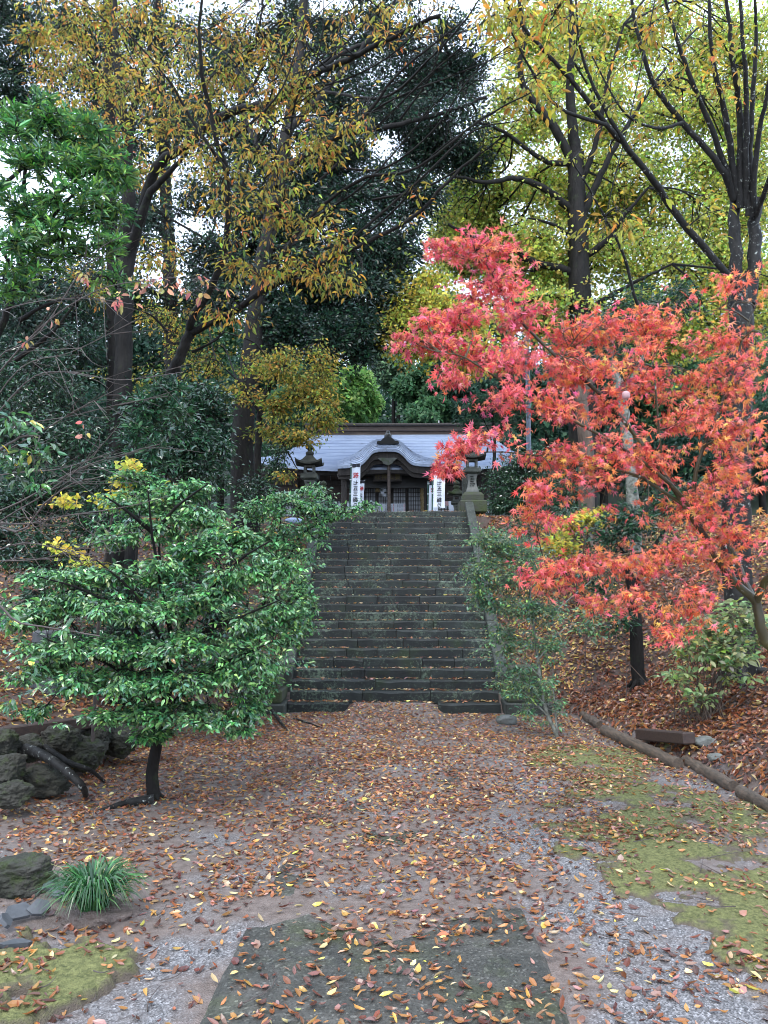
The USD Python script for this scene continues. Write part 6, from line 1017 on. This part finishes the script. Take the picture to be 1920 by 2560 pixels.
R_ = rng(91); m = 230; fx = R_.uniform(-45, 45, m); fy = R_.uniform(40, 84, m); fz = land(fx, fy)
C_ = np.stack([fx, fy, fz + R_.uniform(2.5, 6.0, m)], 1); rr = R_.uniform(2.0, 3.6, m); ci = np.repeat(np.arange(m), 420); n = len(ci)
q = unit(R_.normal(size=(n, 3))) * (0.55 + 0.45 * R_.random((n, 1)) ** .5); q *= (0.8 + 0.45 * meshkit.fbm(q * 2 + C_[ci], 3, 2))[:, None]; P = C_[ci] + q * rr[ci, None] * (1, 1, 1.15)
N = unit(q + R_.normal(0, .45, (n, 3)) + (0, 0, .4)); cc = tints(m, BLU + GRN[:1] + [(0.10, 0.17, 0.06, 1)], R_)[ci] * np.exp(R_.normal(0, .22, (n, 1)))
put(WORLD, 'far_forest', leaves(P, R_.normal(size=(n, 3)), N, 0.42 * np.exp(R_.normal(0, .25, n)), 0.28, LEAF2), MAT['leaf_far'], tint=np.repeat(cc, 4, 0), label='dark green forest covering the hillside far behind the shrine', cat='forest', kind='stuff')

# ------------------------------------------------------------------ fallen leaves
_f = np.array([(0, 6, 1), (1, 6, 7), (1, 7, 2), (2, 7, 3), (3, 7, 4), (4, 7, 5), (5, 7, 6), (5, 6, 0)])
def lit(c, fold, a1, a2, tw):
    return np.array([(-0.5, 0, c), (-0.22, a1, fold + c * .3 + tw), (0.18, a2, fold + c * .3 + tw), (0.5, 0.03, c * 1.3), (0.18, -a2, fold + c * .3 - tw), (-0.22, -a1, fold + c * .3 - tw), (-0.18, 0, 0.0), (0.2, 0, 0.0)]), _f
LITS = [lit(0.03, 0.04, 0.24, 0.20, 0.0), lit(0.13, 0.05, 0.26, 0.2, 0.03), lit(-0.02, 0.11, 0.20, 0.16, 0.0), lit(0.09, 0.02, 0.29, 0.27, -0.05), lit(0.2, 0.09, 0.17, 0.15, 0.02)]
def lmesh(g, sel=None):
    if sel is not None: g = [x[sel] for x in g]
    k = (np.abs(g[0][:, 0] * 7919.3 + g[0][:, 1] * 3571.7) * 10).astype(int) % len(LITS); q = [(leaves(*[x[k == z] for x in g[:5]], LITS[z]), np.repeat(g[5][k == z], 8, 0)) for z in range(len(LITS)) if (k == z).any()]
    return cat_([x for x, _ in q]), np.vstack([c for _, c in q])
def put_litter(g, label, sel=None):
    m, c = lmesh(g, sel); put(WORLD, 'leaf_litter', m, MAT['leaf_wet'], tint=c, label=label, cat='fallen leaves', kind='stuff')
BRN = [(0.21, 0.08, 0.036, 5), (0.31, 0.135, 0.048, 3.5), (0.09, 0.034, 0.024, 4), (0.42, 0.22, 0.06, 1.4), (0.52, 0.39, 0.19, 1.1), (0.27, 0.14, 0.11, 1.6), (0.58, 0.48, 0.10, 0.25)]
BANK = [(0.15, 0.048, 0.02, 4), (0.22, 0.08, 0.028, 3), (0.08, 0.028, 0.018, 4), (0.30, 0.15, 0.05, 1.2), (0.42, 0.30, 0.12, 0.5)]
YEL2 = [(0.50, 0.37, 0.10, 1.6), (0.20, 0.075, 0.03, 4), (0.36, 0.22, 0.07, 2), (0.09, 0.04, 0.025, 4)]
def surf(X, Y):
    z = rough_land(X, Y)
    st = (np.abs(X) < HW) & (Y > Y1) & (Y < YT + 0.9); k = np.clip(np.floor((Y - Y1) / TR) + 1, 1, NST)
    z = np.where(st & ~((k == 1) & (np.abs(X) < 0.75)), k * RI + 0.006, z)
    for g_ in MOSS: z = z + g_(np.stack([X, Y], -1))
    on = (X > PL + 0.0) & (X < PR) & (Y < cuts[1]) & (Y > cuts[0]); z = np.where(on, np.maximum(z, slab_z(X, Y, 0.018) + 0.002), z)
    return z
def litter(X, Y, L, pal, R, tilt=0.28):
    n = len(X); h = 0.06; Z = surf(X, Y); gx = (land(X + h, Y) - land(X - h, Y)) / (2 * h); gy = (land(X, Y + h) - land(X, Y - h)) / (2 * h)
    st = (np.abs(X) < HW + 0.02) & (Y > Y1 - 0.08); gx, gy = np.where(st, 0, gx), np.where(st, 0, gy)
    N = unit(np.stack([-gx, -gy, 1 + 0 * gx], 1) + R.normal(0, tilt, (n, 3)) * (1, 1, 0)); D = R.normal(size=(n, 3)); D = unit(D - (D * N).sum(1, keepdims=True) * N)
    P = np.stack([X, Y, Z + 0.004 + 0.008 * R.random(n)], 1); l = L * np.exp(np.clip(R.normal(-.05, .34, n), -1.0, .36))
    return P, D, N, l, l * (0.6 + 0.45 * R.random(n)), tints(n, pal, R, .3)
R_ = rng(77); n = 70000
X = R_.uniform(-4.6, 4.2, n); Y = 2.6 + (12.4 - 2.6) * R_.random(n) ** 0.85
dens = 0.56 + 0.22 * sstep(Y, 4.0, 8.0) + 1.7 * (meshkit.fbm(np.stack([X, Y, 0 * X], 1) * 1.9, 4, 6) - 0.5)
dens -= 0.22 * ((X > PL) & (X < PR) & (Y < cuts[1])) + 0.12 * (np.abs(X - 1.5) < 0.6) * (Y < 8) + 0.25 * (X > 1.7 + 0.1 * (Y - 5)) * (Y > 4.5) * (Y < 9.5); ok = (R_.random(n) < dens) & (X < xlog(Y) - 0.02) & (X > xleft(Y) - 0.1)
X, Y = X[ok], Y[ok]; gd = litter(X, Y, 0.050, BRN, R_, 0.3)
order = np.argsort(np.linalg.norm(gd[0] - CAM, axis=1) / gd[3]); vis = []
for i_ in order:
    d = gd[0][i_] - CAM; dep = d @ FWD
    if dep > 0 and abs(d @ RIGHT / dep * FPX) < 970 and abs(d @ UP / dep * FPX) < 1290: vis.append(i_)
    if len(vis) == 300: break
def hue(c): return 'pale yellow' if c[1] > 0.3 else 'dark brown' if c[0] < 0.17 else 'orange' if c[0] > 0.33 else 'brown'
for i_ in vis:
    v, f = lmesh(gd, slice(i_, i_ + 1))[0]; x, y = gd[0][i_][:2]
    where = 'the dark stone slab path' if PL < x < PR and y < cuts[1] else 'the gravel right of the path' if x > PR else 'the soil left of the path' if x < PL else 'the path beyond the near slab'
    put(WORLD, 'fallen_leaf', (v, f), MAT['leaf_wet'], tint=np.repeat(gd[5][i_:i_ + 1], len(v), 0), label=f'{hue(gd[5][i_])} fallen leaf lying on {where} in the foreground', cat='leaf', group=f'{hue(gd[5][i_])} leaves on {where}')
mk = np.ones(len(X), bool); mk[vis] = False
put_litter(gd, 'wet brown and orange leaves strewn over the level ground', mk)
n = 74000; X = R_.uniform(1.9, 9, n); Y = R_.uniform(5.0, 19.4, n); ok = ((X > xlog(Y) + 0.03) | (Y > Y1 + 0.5)) & (X > HW + 0.22 * (Y > Y1)); X, Y = X[ok], Y[ok]
yel = meshkit.fbm(np.stack([X, Y, 0 * X], 1) * 0.8, 3, 15) + 0.25 * (Y > 12.5) > 0.70
for sel, pal, lab in ((~yel, BANK, 'deep red-brown leaves covering the right bank'), (yel, YEL2, 'yellow-flecked leaves on the upper right bank beside the stairs')):
    g = litter(X[sel], Y[sel], 0.074, pal, R_, 0.5); g[0][:, 2] += 0.03 * R_.random(len(g[0])); put_litter(g, lab)
n = 30000; X = R_.uniform(-9, -1.9, n); Y = R_.uniform(5.5, 19.4, n); ok = ((X < xleft(Y) - 0.05) | (Y > Y1 + 0.5)) & (X < -HW - 0.22 * (Y > Y1)); g = litter(X[ok], Y[ok], 0.08, YEL2, R_, 0.5)
put_litter(g, 'yellow and brown leaves on the left bank above the boulders')
n = 2600; k = np.minimum((R_.random(n) ** 1.5 * NST).astype(int) + 1, NST); X = R_.uniform(-HW, HW, n); Y = Y1 + (k - 1) * TR + TR * (0.05 + 0.9 * R_.random(n)); g = litter(X, Y, 0.06, BRN + [(0.5, 0.38, 0.2, 4)], R_, 0.2)
put_litter(g, 'pale and brown leaves lying along the stair treads')

R_ = rng(505); n = 260; X = R_.uniform(-4, 3.4, n); Y = 2.8 + 9.4 * R_.random(n); a = R_.random(n) * np.pi; l = 0.05 + 0.16 * R_.random(n) ** 2; Z = surf(X, Y) + 0.012
u = np.linspace(-1, 1, 5)[None]; bend = R_.normal(0, 0.15, n)[:, None] * l[:, None] * (1 - u ** 2)
T = np.stack([X[:, None] + np.cos(a)[:, None] * l[:, None] * u - np.sin(a)[:, None] * bend, Y[:, None] + np.sin(a)[:, None] * l[:, None] * u + np.cos(a)[:, None] * bend, Z[:, None] + 0.01 * u ** 2 * R_.random((n, 1))], -1)
put(WORLD, 'fallen_twigs', batch_tubes(T, np.broadcast_to(np.linspace(0.0035, 0.0015, 5), (n, 5)), 5), MAT['bark_twig'], label='thin dark fallen twigs scattered among the ground leaves', cat='twigs', kind='stuff')
